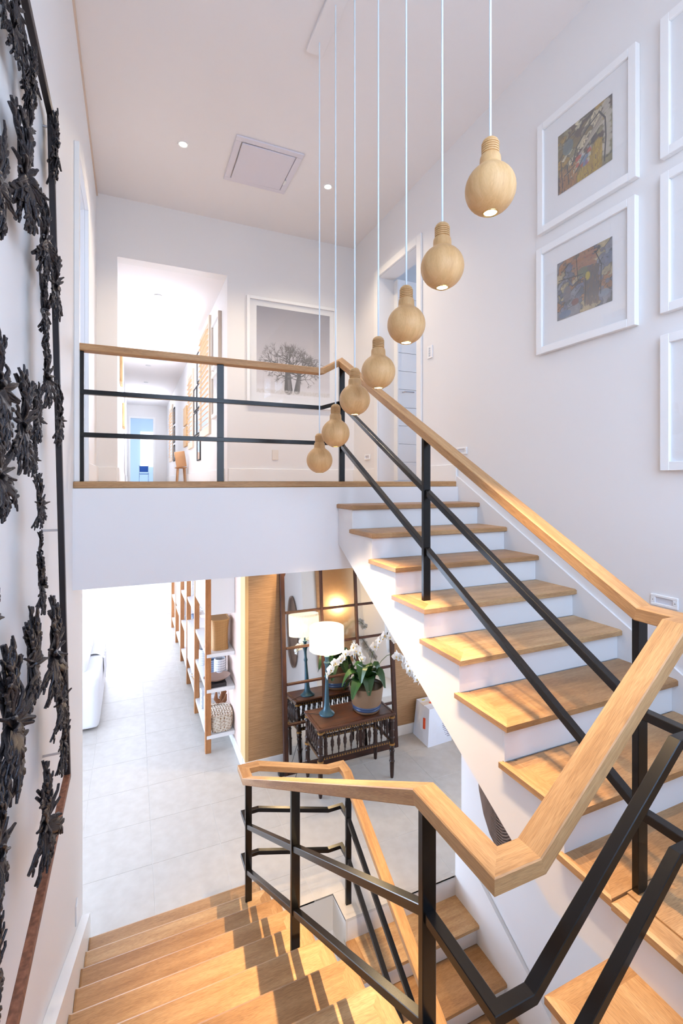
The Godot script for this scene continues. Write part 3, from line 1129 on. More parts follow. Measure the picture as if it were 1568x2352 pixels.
	omni("mirrored_sconce_light", Vector3(3.9, -1.95, -1.68), 0.3, srgb(255, 214, 150), 0.06)  # sconce out of view, placed for the warm glow reflected in the mirror
	# unseen ceiling spot, placed to light the top of the bamboo wall
	var dl := thing("downlight", "unseen lit downlight above the mirror, placed to light the bamboo wall", "downlight", Vector3(1.75, SOF, -5.2))
	downlight_parts(dl, Vector3(1.75, SOF, -5.2))
	spot("unseen_bamboo_wash", Vector3(1.75, SOF - 0.02, -5.2), Vector3(0, -1, -0.12), 1.1, srgb(255, 220, 165), 48, 0.7)
	# woven shield hung on the right wall under the upper flight, and two more on that wall for the mirror
	var spots := [[-2.78, -2.2, 0.29, 0.62, "dark woven oval shield hung on the right wall below the upper flight"], [-1.9, -2.0, 0.3, 0.66, "tan oval shield farther along the right wall, seen only in the mirror"]]
	for a in spots:
		var sh := thing("woven_shield", a[4], "wall shield", Vector3(XR, a[1], a[0]))
		g = G()
		var rings := 26
		for i in rings:
			var f: float = (i + 0.5) / rings
			var pts := []
			var rad := []
			for s in 41:
				var t := TAU * s / 40.0
				pts.append(Vector3(XR - 0.03 - 0.05 * (1 - f * f), a[1] + a[3] * f * sin(t), a[0] + a[2] * f * cos(t)))
				rad.append(Vector2(a[2] / rings * 0.56, 0.008 + 0.003 * sin(s * 9.4)))
			g.tube(pts, rad, 6, Vector3.RIGHT, false)
		put("woven_coils", g, M.weave, sh)
		g = G()
		var pr := []
		for i in 9:
			pr.append(Vector2(0.985 * (1 - i / 8.0), 0.01 + 0.045 * (1 - pow(1 - i / 8.0, 2))))
		g.xf = Transform3D(Basis(Vector3(0, a[3], 0), Vector3(-1, 0, 0), Vector3(0, 0, a[2])), Vector3(XR, a[1], a[0]))
		g.lathe(pr, 36)
		put("backing", g, M.weave, sh)


func downlight_parts(p: Node3D, at: Vector3) -> void:
	var g := G()
	g.xf.origin = at
	g.lathe([Vector2(0.034, -0.002), Vector2(0.04, -0.006), Vector2(0.047, -0.005), Vector2(0.049, 0.0)], 24)
	put("ring", g, M.trim, p)
	g = G()
	g.xf.origin = at
	g.lathe([Vector2(0.0, -0.0015), Vector2(0.034, -0.001), Vector2(0.034, 0.0)], 20)
	put("lamp_face", g, glow(srgb(255, 246, 232), 9.0), p)


# side outline (points as -z, y) pushed out along x
func side_prism(poly: Array, x0: float, x1: float) -> Geo:
	var g := G()
	g.xf = Transform3D(Basis(Vector3(0, 0, -1), Vector3(0, 1, 0), Vector3(1, 0, 0)), Vector3.ZERO)
	g.prism(PackedVector2Array(poly), x0, x1)
	return g


# plan outline (points as x, z) of a board whose top lies at y
func board(poly: Array, y: float, thick: float, c := 0.004, plain := []) -> Geo:
	var g := G()
	g.xf = Transform3D(Basis(Vector3(1, 0, 0), Vector3(0, 0, -1), Vector3(0, 1, 0)), Vector3.ZERO)
	var p := PackedVector2Array()
	for q in poly:
		p.append(Vector2(q.x, -q.y))
	g.prism(p, y - thick, y, c, plain)
	return g


func oak() -> Material:
	return M.oaks[rng.randi() % 4]


func build_stairs() -> void:
	var th := 0.035
	# ---- upper flight
	var xs := 1.429
	var up := thing("staircase", "upper flight of white stairs with oak treads rising to the gallery along the right wall", "stairs", Vector3(2.0, -1.607, -2.3))
	var go := 0.3043
	var poly := [Vector2(3.333, -0.478), Vector2(1.32, -1.607), Vector2(-0.297, -1.607), Vector2(-0.297, -1.395)]
	for k in range(7, -1, -1):
		var zr: float = -(ZN + k * go) + 0.042
		poly.append(Vector2(zr, -R * (k + 1) - th))
		poly.append(Vector2(zr, -R * k - (th if k > 0 else 0.045)))
	poly[-1] = Vector2(3.333, -R - th)
	poly.remove_at(poly.size() - 2)
	put("stringer", side_prism(poly, 1.445, XR - 0.001), M.wall, up)
	for k in range(0, 8):
		var zn: float = ZN + k * go
		var y := -R * k
		var g := G()
		g.box(Vector3(1.4452, y - R, zn - 0.043), Vector3(XR - 0.018, y - 0.034, zn - 0.03), 0.0)
		put("riser", g, M.riser, up)
		if k == 0:
			continue
		var m := 0.075
		var zb := zn - 0.336
		put("tread", board([Vector2(xs, zn), Vector2(XR - 0.004, zn), Vector2(XR - 0.004, zb), Vector2(xs + m, zb), Vector2(xs + m, zn - m)], y, th, 0.011, [3, 4]), oak(), up, "x", true)
		put("return_nosing", board([Vector2(xs, zn), Vector2(xs + m, zn - m), Vector2(xs + m, zn - 0.33), Vector2(xs, zn - 0.354)], y, th, 0.011, [0, 1]), oak(), up, "z", true)
	# wall string of the upper flight
	put("wall_string", side_prism([Vector2(3.36, 0.05), Vector2(3.36, -0.3), Vector2(1.05, -1.59), Vector2(1.05, -1.25)], XR - 0.017, XR - 0.001), M.wall, up)
	# upper landing
	var y2 := -1.36
	put("tread", board([Vector2(1.429, -1.06), Vector2(XR - 0.004, -1.06), Vector2(XR - 0.004, -1.28), Vector2(1.504, -1.28), Vector2(1.504, -1.135)], y2, th, 0.011, [0, 3, 4]), oak(), up, "x", true)
	put("return_nosing", board([Vector2(1.429, -1.06), Vector2(1.504, -1.135), Vector2(1.504, -1.28), Vector2(1.429, -1.28)], y2, th, 0.011, [0, 1]), oak(), up, "z", true)
	put("landing_nosing", board([Vector2(1.42, -1.055), Vector2(1.50, -1.055), Vector2(1.50, 0.298), Vector2(1.42, 0.298)], y2, th, 0.012), oak(), up, "z", true)
	for i in 6:
		var z0 := -1.058 + i * 0.226
		put("landing_board", board([Vector2(1.501, z0), Vector2(XR - 0.002, z0), Vector2(XR - 0.002, z0 + 0.2255), Vector2(1.501, z0 + 0.2255)], y2, th, 0.0015), oak(), up, "x", true)

	# ---- middle flight: one step between the two landings, and the lower landing
	var mid := thing("staircase", "short turning flight of oak steps between the two landings beside the stairwell opening", "stairs", Vector3(0.9, -1.98, -0.4))
	var g := G()
	g.box(Vector3(1.435, -1.36 - R, -1.042), Vector3(1.4445, y2 - th, 0.29))
	put("riser", g, M.riser, mid)
	g = G()
	g.box(Vector3(1.143, -1.70, -1.042), Vector3(1.156, -1.53 - th, 0.29))
	put("riser", g, M.riser, mid)
	put("tread", board([Vector2(1.125, -1.052), Vector2(1.20, -0.977), Vector2(1.46, -0.977), Vector2(1.46, 0.298), Vector2(1.125, 0.298)], -1.53, th, 0.011, [0, 1]), oak(), mid, "z", true)
	put("return_nosing", board([Vector2(1.125, -1.052), Vector2(1.46, -1.052), Vector2(1.46, -0.977), Vector2(1.20, -0.977)], -1.53, th, 0.011, [2, 3]), oak(), mid, "x", true)
	g = G()
	g.xf = Transform3D(Basis(), Vector3(0, 0, -1.036))
	g.prism(PackedVector2Array([Vector2(1.14, -1.98), Vector2(1.445, -1.80), Vector2(1.445, -1.395), Vector2(1.445, -1.566), Vector2(1.157, -1.566), Vector2(1.157, -1.736), Vector2(1.14, -1.736)]), 0, 1.336)
	g = G()
	g.box(Vector3(1.157, -1.80, -1.036), Vector3(1.4449, -1.566, 0.298))
	g.box(Vector3(0.93, -1.95, -1.036), Vector3(1.157, -1.736, 0.298))
	g.box(Vector3(XL + 0.001, -1.95, -1.09), Vector3(0.93, -1.736, 0.298))
	put("stringer", g, M.wall, mid)
	put("landing_nosing", board([Vector2(XL + 0.002, -1.118), Vector2(0.933, -1.118), Vector2(0.933, -1.04), Vector2(XL + 0.002, -1.04)], -1.70, th, 0.006), oak(), mid, "x", true)
	put("landing_nosing", board([Vector2(0.933, -1.052), Vector2(1.148, -1.052), Vector2(1.148, 0.298), Vector2(0.933, 0.298)], -1.70, th, 0.005), oak(), mid, "z", true)
	for i in 6:
		var z0 := -1.039 + i * 0.223
		put("landing_board", board([Vector2(XL + 0.002, z0), Vector2(0.932, z0), Vector2(0.932, z0 + 0.2225), Vector2(XL + 0.002, z0 + 0.2225)], -1.70, th, 0.0015), oak(), mid, "x", true)

	# ---- lower flight, down to the living room along the left wall
	var low := thing("staircase", "lower flight of oak stairs going down to the tiled floor along the left wall", "stairs", Vector3(0.3, FL, -2.6))
	var g1 := 0.298
	poly = [Vector2(1.07, FL), Vector2(3.765, FL)]
	for j in range(0, 9):
		var zj := -3.80 + g1 * j
		var yj := FL + R * (j + 1)
		poly.append(Vector2(-(zj + 0.042), yj - th))
		poly.append(Vector2(-(zj + g1 + 0.042), yj - th))
		g = G()
		g.box(Vector3(-0.279, yj - R, zj + 0.03), Vector3(0.9152, yj - th + 0.001, zj + 0.043))
		put("riser", g, M.riser, low)
		var zb := zj + g1 + 0.05
		var m := 0.075
		put("tread", board([Vector2(-0.278, zj), Vector2(0.933, zj), Vector2(0.933 - m, zj + m), Vector2(0.933 - m, zb), Vector2(-0.278, zb)], yj, th, 0.011, [1, 2]), oak(), low, "x", true)
		put("return_nosing", board([Vector2(0.933, zj), Vector2(0.933, zb), Vector2(0.933 - m, zb), Vector2(0.933 - m, zj + m)], yj, th, 0.011, [2, 3]), oak(), low, "z", true)
	g = G()
	g.box(Vector3(-0.279, -1.87, -1.088), Vector3(0.9152, -1.734, -1.0755))
	put("riser", g, M.riser, low)
	put("stringer", side_prism(poly, -0.2785, 0.915), M.wall, low)
	put("wall_string", side_prism([Vector2(3.95, FL), Vector2(3.95, FL + 0.17), Vector2(3.90, -3.14), Vector2(1.08, -1.53), Vector2(1.08, FL)], XL + 0.001, -0.28), M.trim, low)
	# ---- basement flight under the upper flight
	var base := thing("staircase", "dim flight of oak stairs descending to the basement beneath the upper flight", "stairs", Vector3(2.0, -6.2, -2.0))
	poly = [Vector2(3.353, FL - 0.02), Vector2(3.353, -5.6), Vector2(0.25, -6.19)]
	var steps := []
	for k in range(1, 12):
		var zk := -3.355 + 0.31 * k
		var yk := FL - R * k
		steps.append(Vector2(-(zk - 0.31 - 0.042), yk - th))
		steps.append(Vector2(-(zk - 0.042), yk - th))
		g = G()
		g.box(Vector3(1.5302, yk, zk - 0.31 - 0.043), Vector3(XR - 0.03, yk + R - (th if k > 1 else 0.0), zk - 0.31 - 0.03))
		put("riser", g, M.riser, base)
		var m := 0.075
		put("tread", board([Vector2(1.515, zk), Vector2(XR - 0.004, zk), Vector2(XR - 0.004, zk - 0.345), Vector2(1.59, zk - 0.345), Vector2(1.59, zk - m)], yk, th, 0.011, [3, 4]), oak(), base, "x", true)
		put("return_nosing", board([Vector2(1.515, zk), Vector2(1.59, zk - m), Vector2(1.59, zk - 0.345), Vector2(1.515, zk - 0.345)], yk, th, 0.011, [0, 1]), oak(), base, "z", true)
	steps.reverse()
	poly.append_array(steps)
	put("stringer", side_prism(poly, 1.53, XR - 0.001), M.wall, base)
	put("wall_string", side_prism([Vector2(3.355, -3.04), Vector2(3.355, -3.6), Vector2(0.3, -5.27), Vector2(0.3, -4.71)], XR - 0.03, XR - 0.001), M.trim, base)
	# edges of the openings in the tiled floor
	g = G()
	g.box(Vector3(0.933, FL - 0.45, -3.66), Vector3(1.56, FL - 0.012, -3.614))
	g.box(Vector3(1.516, FL - 0.45, -3.66), Vector3(1.56, FL - 0.012, -3.357))
	g.box(Vector3(0.933, -6.2, -3.70), Vector3(1.6, FL - 0.4, -3.655))
	struct("trim_4", g, M.wall, "white edge of the stairwell opening in the tiled floor")


func rail_points(dy: float) -> Array:
	var p := [Vector3(XL + 0.002, 0.88, -3.4575), Vector3(1.345, 0.88, -3.4575), Vector3(1.545, 0.995, -3.525), Vector3(1.545, -0.412, -1.03), Vector3(1.545, -0.412, -0.88), Vector3(1.456, -0.412, -0.88), Vector3(0.879, -0.886, -0.868), Vector3(0.7765, -0.886, -0.868), Vector3(0.7765, -0.886, -1.17), Vector3(0.7765, -2.176, -3.475), Vector3(0.7765, -2.176, -3.617), Vector3(0.894, -2.176, -3.617), Vector3(1.474, -2.345, -3.617), Vector3(1.5925, -2.345, -3.617), Vector3(1.5925, -2.345, -3.50), Vector3(1.5925, -3.577, -1.30)]
	for i in p.size():
		p[i].y -= dy
	return p


func build_balustrade() -> void:
	var b := thing("balustrade", "continuous stair and gallery railing of black steel posts and rails under a mitred oak handrail", "railing", Vector3(1.2, FL, -2.4))
	bar("handrail", rail_points(0.0), 0.075, 0.044, M.oak_rail, b, 0.003)
	var r1 := rail_points(0.34)
	r1[0].y = 0.59
	r1[1].y = 0.59
	var r2 := rail_points(0.67)
	r2[0].y = 0.315
	r2[1].y = 0.315
	bar("lower_rail", r1, 0.034, 0.03, M.steel, b, 0.002)
	bar("lower_rail", r2, 0.034, 0.03, M.steel, b, 0.002)
	var posts := [[-0.306, -3.4575, 0.0, 0.84], [0.577, -3.4575, 0.0, 0.84], [1.545, -3.50, 0.0, 0.95], [1.541, -2.294, -0.68, 0.26], [1.545, -1.045, -1.36, -0.452], [0.7765, -1.15, -1.87, -0.927], [0.7765, -2.36, -2.55, -1.592], [0.7765, -3.445, -3.06, -2.19], [1.5925, -3.476, FL, -2.395], [1.5925, -1.92, -4.25, -3.27]]
	for p in posts:
		var g := G()
		g.box(Vector3(p[0] - 0.0235, p[2], p[1] - 0.012), Vector3(p[0] + 0.0235, p[3], p[1] + 0.012), 0.002)
		put("post", g, M.steel, b)


# ---------------------------------------------------------------- small drawing board for prints
func dot_line(im: Image, a: Vector2, b: Vector2, w0: float, w1: float, c: Color) -> void:
	var n := maxi(1, int((b - a).length() * 1.5))
	for i in n + 1:
		var f := float(i) / n
		var p := a.lerp(b, f)
		var r := lerpf(w0, w1, f) / 2
		var k := ceili(r)
		for y in range(int(p.y) - k, int(p.y) + k + 1):
			for x in range(int(p.x) - k, int(p.x) + k + 1):
				if x >= 0 and y >= 0 and x < im.get_width() and y < im.get_height():
					var d := Vector2(x + 0.5, y + 0.5).distance_to(p)
					var al := clampf(r + 0.5 - d, 0, 1) * minf(1.0, r * 2.2)
					if al > 0:
						im.set_pixel(x, y, im.get_pixel(x, y).lerp(c, al))


func disc(im: Image, at: Vector2, r: Vector2, c: Color, rough := 0.1) -> void:
	for y in range(maxi(0, int(at.y - r.y)), mini(im.get_height(), int(at.y + r.y) + 1)):
		for x in range(maxi(0, int(at.x - r.x)), mini(im.get_width(), int(at.x + r.x) + 1)):
			var d := ((Vector2(x, y) - at) / r).length() + rng.randf_range(-rough, rough)
			if d < 1.0:
				im.set_pixel(x, y, im.get_pixel(x, y).lerp(c, 0.85))


func grow_branch(im: Image, p: Vector2, ang: float, len: float, w: float, depth: int, c: Color) -> void:
	var q := p
	var a := ang
	for i in 3:
		a += rng.randf_range(-0.22, 0.22)
		var n := q + Vector2(cos(a), sin(a)) * len / 3.0
		dot_line(im, q, n, w * (1 - i * 0.15), w * (0.85 - i * 0.15), c)
		q = n
	if depth <= 0:
		return
	var kids := 3 if depth > 1 else 4
	for i in kids:
		var sp := rng.randf_range(-0.95, 0.95)
		grow_branch(im, q, a + sp, len * rng.randf_range(0.62, 0.86), maxf(0.7, w * 0.55), depth - 1, c.lerp(srgb(80, 70, 68), 0.1))


func baobab_print() -> Image:
	var w := 560
	var h := 640
	var im := Image.create(w, h, false, Image.FORMAT_RGB8)
	rng.seed = 5
	for y in h:
		var f := float(y) / h
		var c := srgb(138, 138, 150).lerp(srgb(214, 210, 213), clampf(f * 1.3, 0, 1))
		if f > 0.85:
			c = c.lerp(srgb(236, 234, 236), (f - 0.85) / 0.1)
		for x in w:
			im.set_pixel(x, y, c * (1.0 + rng.randf_range(-0.012, 0.012)))
	var ink := srgb(34, 29, 29)
	for t in [[236, 590, -1.62, 62.0, 128.0], [300, 592, -1.42, 44.0, 120.0]]:
		var base := Vector2(t[0], t[1])
		var top: Vector2 = base + Vector2(cos(t[2]), sin(t[2])) * t[4]
		dot_line(im, base, top, t[3], t[3] * 0.6, ink)
		for i in 26:
			var o := Vector2(rng.randf_range(-0.5, 0.5) * t[3], 0)
			dot_line(im, base + o, top + o * 0.6, 2.0, 1.5, ink.lerp(srgb(190, 184, 184), rng.randf() * 0.8 * (1.0 if o.x > -4 else 0.2)))
		for a in [-2.75, -2.35, -1.9, -1.45, -1.0, -0.6, -0.3]:
			grow_branch(im, top + Vector2(rng.randf_range(-8, 8), rng.randf_range(-4, 16)), a, rng.randf_range(62, 84), 10.0, 4, ink)
		for a in [-2.9, -0.2]:
			grow_branch(im, base.lerp(top, 0.7), a, 50.0, 6.0, 3, ink)
	for i in 2600:
		var x := rng.randf_range(0, w)
		var y := rng.randf_range(596, 622)
		dot_line(im, Vector2(x, y), Vector2(x + rng.randf_range(-3, 3), y - rng.randf_range(3, 12)), 1.0, 0.6, srgb(198, 192, 186).lerp(srgb(232, 228, 222), rng.randf()))
	return im


func painting(kind: int) -> Image:
	var s := 320
	var im := Image.create(s, s, false, Image.FORMAT_RGB8)
	rng.seed = 91 + kind
	var pal: Array = [[srgb(112, 96, 44), srgb(156, 124, 34), srgb(196, 186, 152), srgb(76, 54, 36), srgb(128, 122, 84)], [srgb(128, 130, 138), srgb(104, 110, 128), srgb(168, 152, 116), srgb(156, 112, 74), srgb(92, 96, 106)]][kind]
	var cells := []
	for i in 70:
		cells.append([Vector2(rng.randf(), rng.randf()) * s, pal[rng.randi() % 5]])
	var warp := seamless(s, s, 0.02, 3 + kind, 4)
	var wd := bytes(warp, s, s)
	for y in s:
		for x in s:
			var k := wd[y * s + x] / 255.0 - 0.5
			var p := Vector2(x + k * 50, (y - k * 40) * 1.15)
			var b0 := 1e9
			var b1 := 1e9
			var c: Color
			for e in cells:
				var d: float = p.distance_squared_to(e[0])
				if d < b0:
					b1 = b0
					b0 = d
					c = e[1]
				elif d < b1:
					b1 = d
			var edge := clampf((sqrt(b1) - sqrt(b0)) / 5.0, 0.55, 1.0)
			im.set_pixel(x, y, c * edge * (1.0 + rng.randf_range(-0.12, 0.12) + k * 0.35))
	var dk := srgb(34, 27, 24)
	if kind == 0:
		# pale stones down the right, ochre ground, blue disc, dark sweeping outline
		for i in 9:
			disc(im, Vector2(290 + rng.randf_range(-8, 10), 20 + i * 30), Vector2(24, 17), srgb(190, 184, 170), 0.2)
		for i in 900:
			var p := Vector2(rng.randf_range(120, 265), rng.randf_range(170, 318))
			if p.x > 400 - p.y:
				dot_line(im, p, p + Vector2(rng.randf_range(-4, 4), rng.randf_range(8, 26)), 4, 3, srgb(190, 162, 14).lerp(srgb(140, 108, 12), rng.randf()))
		for i in 260:
			var p := Vector2(rng.randf_range(10, 120), rng.randf_range(200, 316))
			dot_line(im, p, p + Vector2(0, rng.randf_range(6, 20)), 4, 3, srgb(176, 126, 54).lerp(srgb(130, 84, 44), rng.randf()))
		for i in 26:
			disc(im, Vector2(rng.randf_range(120, 200), rng.randf_range(180, 250)), Vector2(10, 12), [srgb(180, 72, 44), srgb(92, 128, 156), srgb(190, 190, 184), srgb(116, 90, 136)][rng.randi() % 4], 0.3)
		disc(im, Vector2(64, 96), Vector2(34, 40), srgb(84, 108, 112), 0.1)
		for i in 30:
			dot_line(im, Vector2(140, 180) + Vector2(rng.randf_range(-4, 4), 0), Vector2(268, 70) + Vector2(rng.randf_range(-10, 10), rng.randf_range(-20, 30)), 5, 3, srgb(180, 172, 152).lerp(pal[3], rng.randf() * 0.5))
		var pts := [Vector2(90, 210), Vector2(120, 130), Vector2(180, 75), Vector2(250, 40), Vector2(282, 90), Vector2(286, 180), Vector2(278, 300)]
		for i in pts.size() - 1:
			dot_line(im, pts[i], pts[i + 1], 7, 7, dk)
		for a in [[Vector2(20, 150), Vector2(30, 300)], [Vector2(60, 190), Vector2(70, 300)], [Vector2(50, 60), Vector2(110, 40)], [Vector2(110, 260), Vector2(250, 120)], [Vector2(40, 240), Vector2(110, 220)]]:
			dot_line(im, a[0], a[1], 5, 4, dk)
	else:
		for i in 700:
			var p := Vector2(rng.randf_range(165, 250), rng.randf_range(90, 280))
			dot_line(im, p, p + Vector2(rng.randf_range(-3, 3), rng.randf_range(10, 30)), 4, 3, srgb(74, 72, 80).lerp(srgb(108, 88, 70), rng.randf()))
		for i in 200:
			var p := Vector2(rng.randf_range(90, 230), rng.randf_range(20, 90))
			dot_line(im, p, p + Vector2(rng.randf_range(6, 20), rng.randf_range(-4, 4)), 6, 4, srgb(160, 120, 82).lerp(srgb(150, 96, 76), rng.randf()))
		disc(im, Vector2(156, 108), Vector2(32, 26), srgb(96, 106, 78), 0.1)
		disc(im, Vector2(186, 140), Vector2(14, 22), srgb(196, 176, 42), 0.2)
		disc(im, Vector2(62, 190), Vector2(26, 44), srgb(112, 110, 114), 0.08)
		disc(im, Vector2(112, 250), Vector2(22, 18), srgb(112, 48, 44), 0.2)
		disc(im, Vector2(50, 296), Vector2(38, 20), srgb(84, 112, 146), 0.1)
		disc(im, Vector2(276, 262), Vector2(30, 20), srgb(132, 144, 158), 0.1)
		for i in 8:
			disc(im, Vector2(270 + rng.randf_range(-20, 30), 40 + i * 28), Vector2(12, 12), srgb(112, 114, 122), 0.2)
		for a in [[Vector2(232, 40), Vector2(262, 110)], [Vector2(262, 110), Vector2(258, 260)], [Vector2(10, 100), Vector2(160, 120)], [Vector2(120, 20), Vector2(130, 150)], [Vector2(176, 150), Vector2(170, 290)], [Vector2(30, 60), Vector2(70, 30)]]:
			dot_line(im, a[0], a[1], 4, 4, dk)
	return im


func art(im: Image) -> StandardMaterial3D:
	var m := std(Color.WHITE, 0.7)
	m.albedo_texture = tex(im)
	return m


func build_gallery_things() -> void:
	# framed pictures on the right wall: two columns
	var p0 := art(painting(0))
	var p1 := art(painting(1))
	var cols := [
		["white framed abstract painting with ochre ground and blue disc, high on the right wall", -2.445, -1.745, 1.69, 2.437, p0, Rect2(-2.284, 1.881, 0.386, 0.387)],
		["white framed abstract painting in greys with a dark arch, lower picture on the right wall", -2.455, -1.75, 0.87, 1.594, p1, Rect2(-2.29, 1.056, 0.392, 0.377)],
		["white framed picture cut by the right edge of the view, top one of the column", -1.615, -0.915, 1.70, 2.44, null, Rect2()],
		["white framed picture cut by the right edge of the view, middle one of the column", -1.615, -0.915, 0.885, 1.62, null, Rect2()],
		["white framed picture cut by the right edge of the view, lowest one above the stairs", -1.615, -0.915, 0.057, 0.77, null, Rect2()],
	]
	for a in cols:
		var p := thing("picture_frame", a[0], "picture", Vector3(XR, a[3], (a[1] + a[2]) / 2), "white framed pictures on the right wall")
		frame_x(p, XR, a[1], a[2], a[3], a[4], 0.036, 0.047, M.white_gloss, null, a[5], a[6])
	# baobab photograph on the back wall
	var bp := thing("picture_frame", "large white framed photograph of a bare baobab tree on the back wall", "picture", Vector3(1.77, 0.89, ZB))
	var x0 := 1.208
	var x1 := 2.335
	var y0 := 0.888
	var y1 := 2.152
	var g: Geo
	for b in [[x0, x0 + 0.035, y0, y1], [x1 - 0.035, x1, y0, y1], [x0 + 0.035, x1 - 0.035, y0, y0 + 0.035], [x0 + 0.035, x1 - 0.035, y1 - 0.035, y1]]:
		g = G()
		g.box(Vector3(b[0], b[2], ZB), Vector3(b[1], b[3], ZB + 0.038), 0.0025)
		put("frame_bar", g, M.white_gloss, bp)
	g = G()
	g.box(Vector3(x0 + 0.035, y0 + 0.035, ZB + 0.001), Vector3(x1 - 0.035, y1 - 0.035, ZB + 0.012))
	put("mat_board", g, M.mat_board, bp)
	g = G()
	var zz := ZB + 0.0135
	g.tri(Vector3(1.325, 1.008, zz), Vector3(2.245, 1.008, zz), Vector3(2.245, 2.052, zz), Vector2(0, 1), Vector2(1, 1), Vector2(1, 0))
	g.tri(Vector3(1.325, 1.008, zz), Vector3(2.245, 2.052, zz), Vector3(1.325, 2.052, zz), Vector2(0, 1), Vector2(1, 0), Vector2(0, 0))
	put("print", g, art(baobab_print()), bp)
	g = G()
	g.box(Vector3(x0 + 0.035, y0 + 0.035, ZB + 0.022), Vector3(x1 - 0.035, y1 - 0.035, ZB + 0.0245))
	put("glass", g, M.glass, bp)
	rng.seed = 21
	# ceiling hatch
	var h := thing("ceiling_hatch", "white square access hatch with a thin frame in the ceiling", "hatch", Vector3(1.12, YC - 0.02, -4.38))
	var hm := std(srgb(228, 224, 232), 0.6)
	var fr := [[0.815, 1.425, -4.70, -4.645], [0.815, 1.425, -4.115, -4.06], [0.815, 0.87, -4.645, -4.115], [1.37, 1.425, -4.645, -4.115]]
	for b in fr:
		g = G()
		g.box(Vector3(b[0], YC - 0.016, b[2]), Vector3(b[1], YC, b[3]), 0.003)
		put("frame_bar", g, hm, h)
	g = G()
	g.xf = Transform3D(Basis(Vector3.BACK, 0.012), Vector3(1.12, YC - 0.016, -4.38))
	g.cbox(Vector3.ZERO, Vector3(0.484, 0.014, 0.516), 0.003)
	put("panel", g, hm, h)
	g = G()
	g.cbox(Vector3(1.372, YC - 0.022, -4.50), Vector3(0.02, 0.01, 0.07), 0.002)
	put("latch", g, M.trim, h)
	# downlights in the stairwell ceiling
	var spots := [["lit round downlight in the stairwell ceiling, left of the access hatch", 0.41, -4.377], ["lit round downlight in the stairwell ceiling, right of the access hatch", 1.80, -4.42]]
	for s in spots:
		var d := thing("downlight", s[0], "downlight", Vector3(s[1], YC, s[2]), "lit downlights in the stairwell ceiling")
		downlight_parts(d, Vector3(s[1], YC, s[2]))
		spot("gallery_downlight", Vector3(s[1], YC - 0.012, s[2]), Vector3(0.001, -1, 0), 2.2, srgb(255, 232, 200), 62, 0.7)
	# wall plates
	var step := func(z: float, y: float, label: String) -> void:
		var o := thing("step_light", label, "step light", Vector3(XR, y - 0.03, z), "white step lights along the right wall")
		for b in [[-0.07, 0.07, 0.016, 0.03], [-0.07, 0.07, -0.03, -0.016], [-0.07, -0.046, -0.016, 0.016], [0.046, 0.07, -0.016, 0.016]]:
			var q := G()
			q.box(Vector3(XR - 0.012, y + b[2], z + b[0]), Vector3(XR, y + b[3], z + b[1]), 0.002)
			put("bezel", q, M.white_gloss, o)
		var q2 := G()
		q2.box(Vector3(XR - 0.004, y - 0.016, z - 0.046), Vector3(XR - 0.001, y + 0.016, z + 0.046))
		put("recess", q2, std(srgb(222, 222, 228), 0.6), o)
		for sg in [-0.058, 0.058]:
			q2 = G()
			q2.cbox(Vector3(XR - 0.0125, y, z + sg), Vector3(0.002, 0.006, 0.006), 0.001)
			put("screw", q2, M.chrome, o)
	step.call(-1.61, -0.635, "white slotted step light above the lower steps, beside the foot of the sloping handrail")
	step.call(-3.30, 0.262, "white slotted step light in the right wall level with the gallery floor")
	step.call(-5.08, 0.292, "white slotted step light in the corner left of the plank door")
	var sw := thing("light_switch", "white light switch plate with a column of keys beside the door frame", "switch", Vector3(XR, 1.17, -3.77))
	g = G()
	g.box(Vector3(XR - 0.011, 1.165, -3.81), Vector3(XR, 1.285, -3.73), 0.003)
	put("plate", g, M.white_gloss, sw)
	for i in 4:
		g = G()
		g.cbox(Vector3(XR - 0.0125, 1.192 + i * 0.022, -3.77), Vector3(0.005, 0.014, 0.024), 0.001)
		put("key", g, std(srgb(205, 208, 214), 0.5), sw)
	var so := thing("wall_plate", "beige blank wall plate low on the back wall under the baobab picture", "wall plate", Vector3(1.55, 0.255, ZB))
	g = G()
	g.box(Vector3(1.512, 0.255, ZB), Vector3(1.59, 0.375, ZB + 0.009), 0.003)
	put("plate", g, std(srgb(232, 224, 214), 0.5), so)
	var sl := thing("wall_plate", "white upright wall plate low on the left wall near the bottom step", "wall plate", Vector3(XL, -2.86, -3.52))
	g = G()
	g.box(Vector3(XL, -2.865, -3.56), Vector3(XL + 0.01, -2.735, -3.48), 0.003)
	put("plate", g, M.white_gloss, sl)


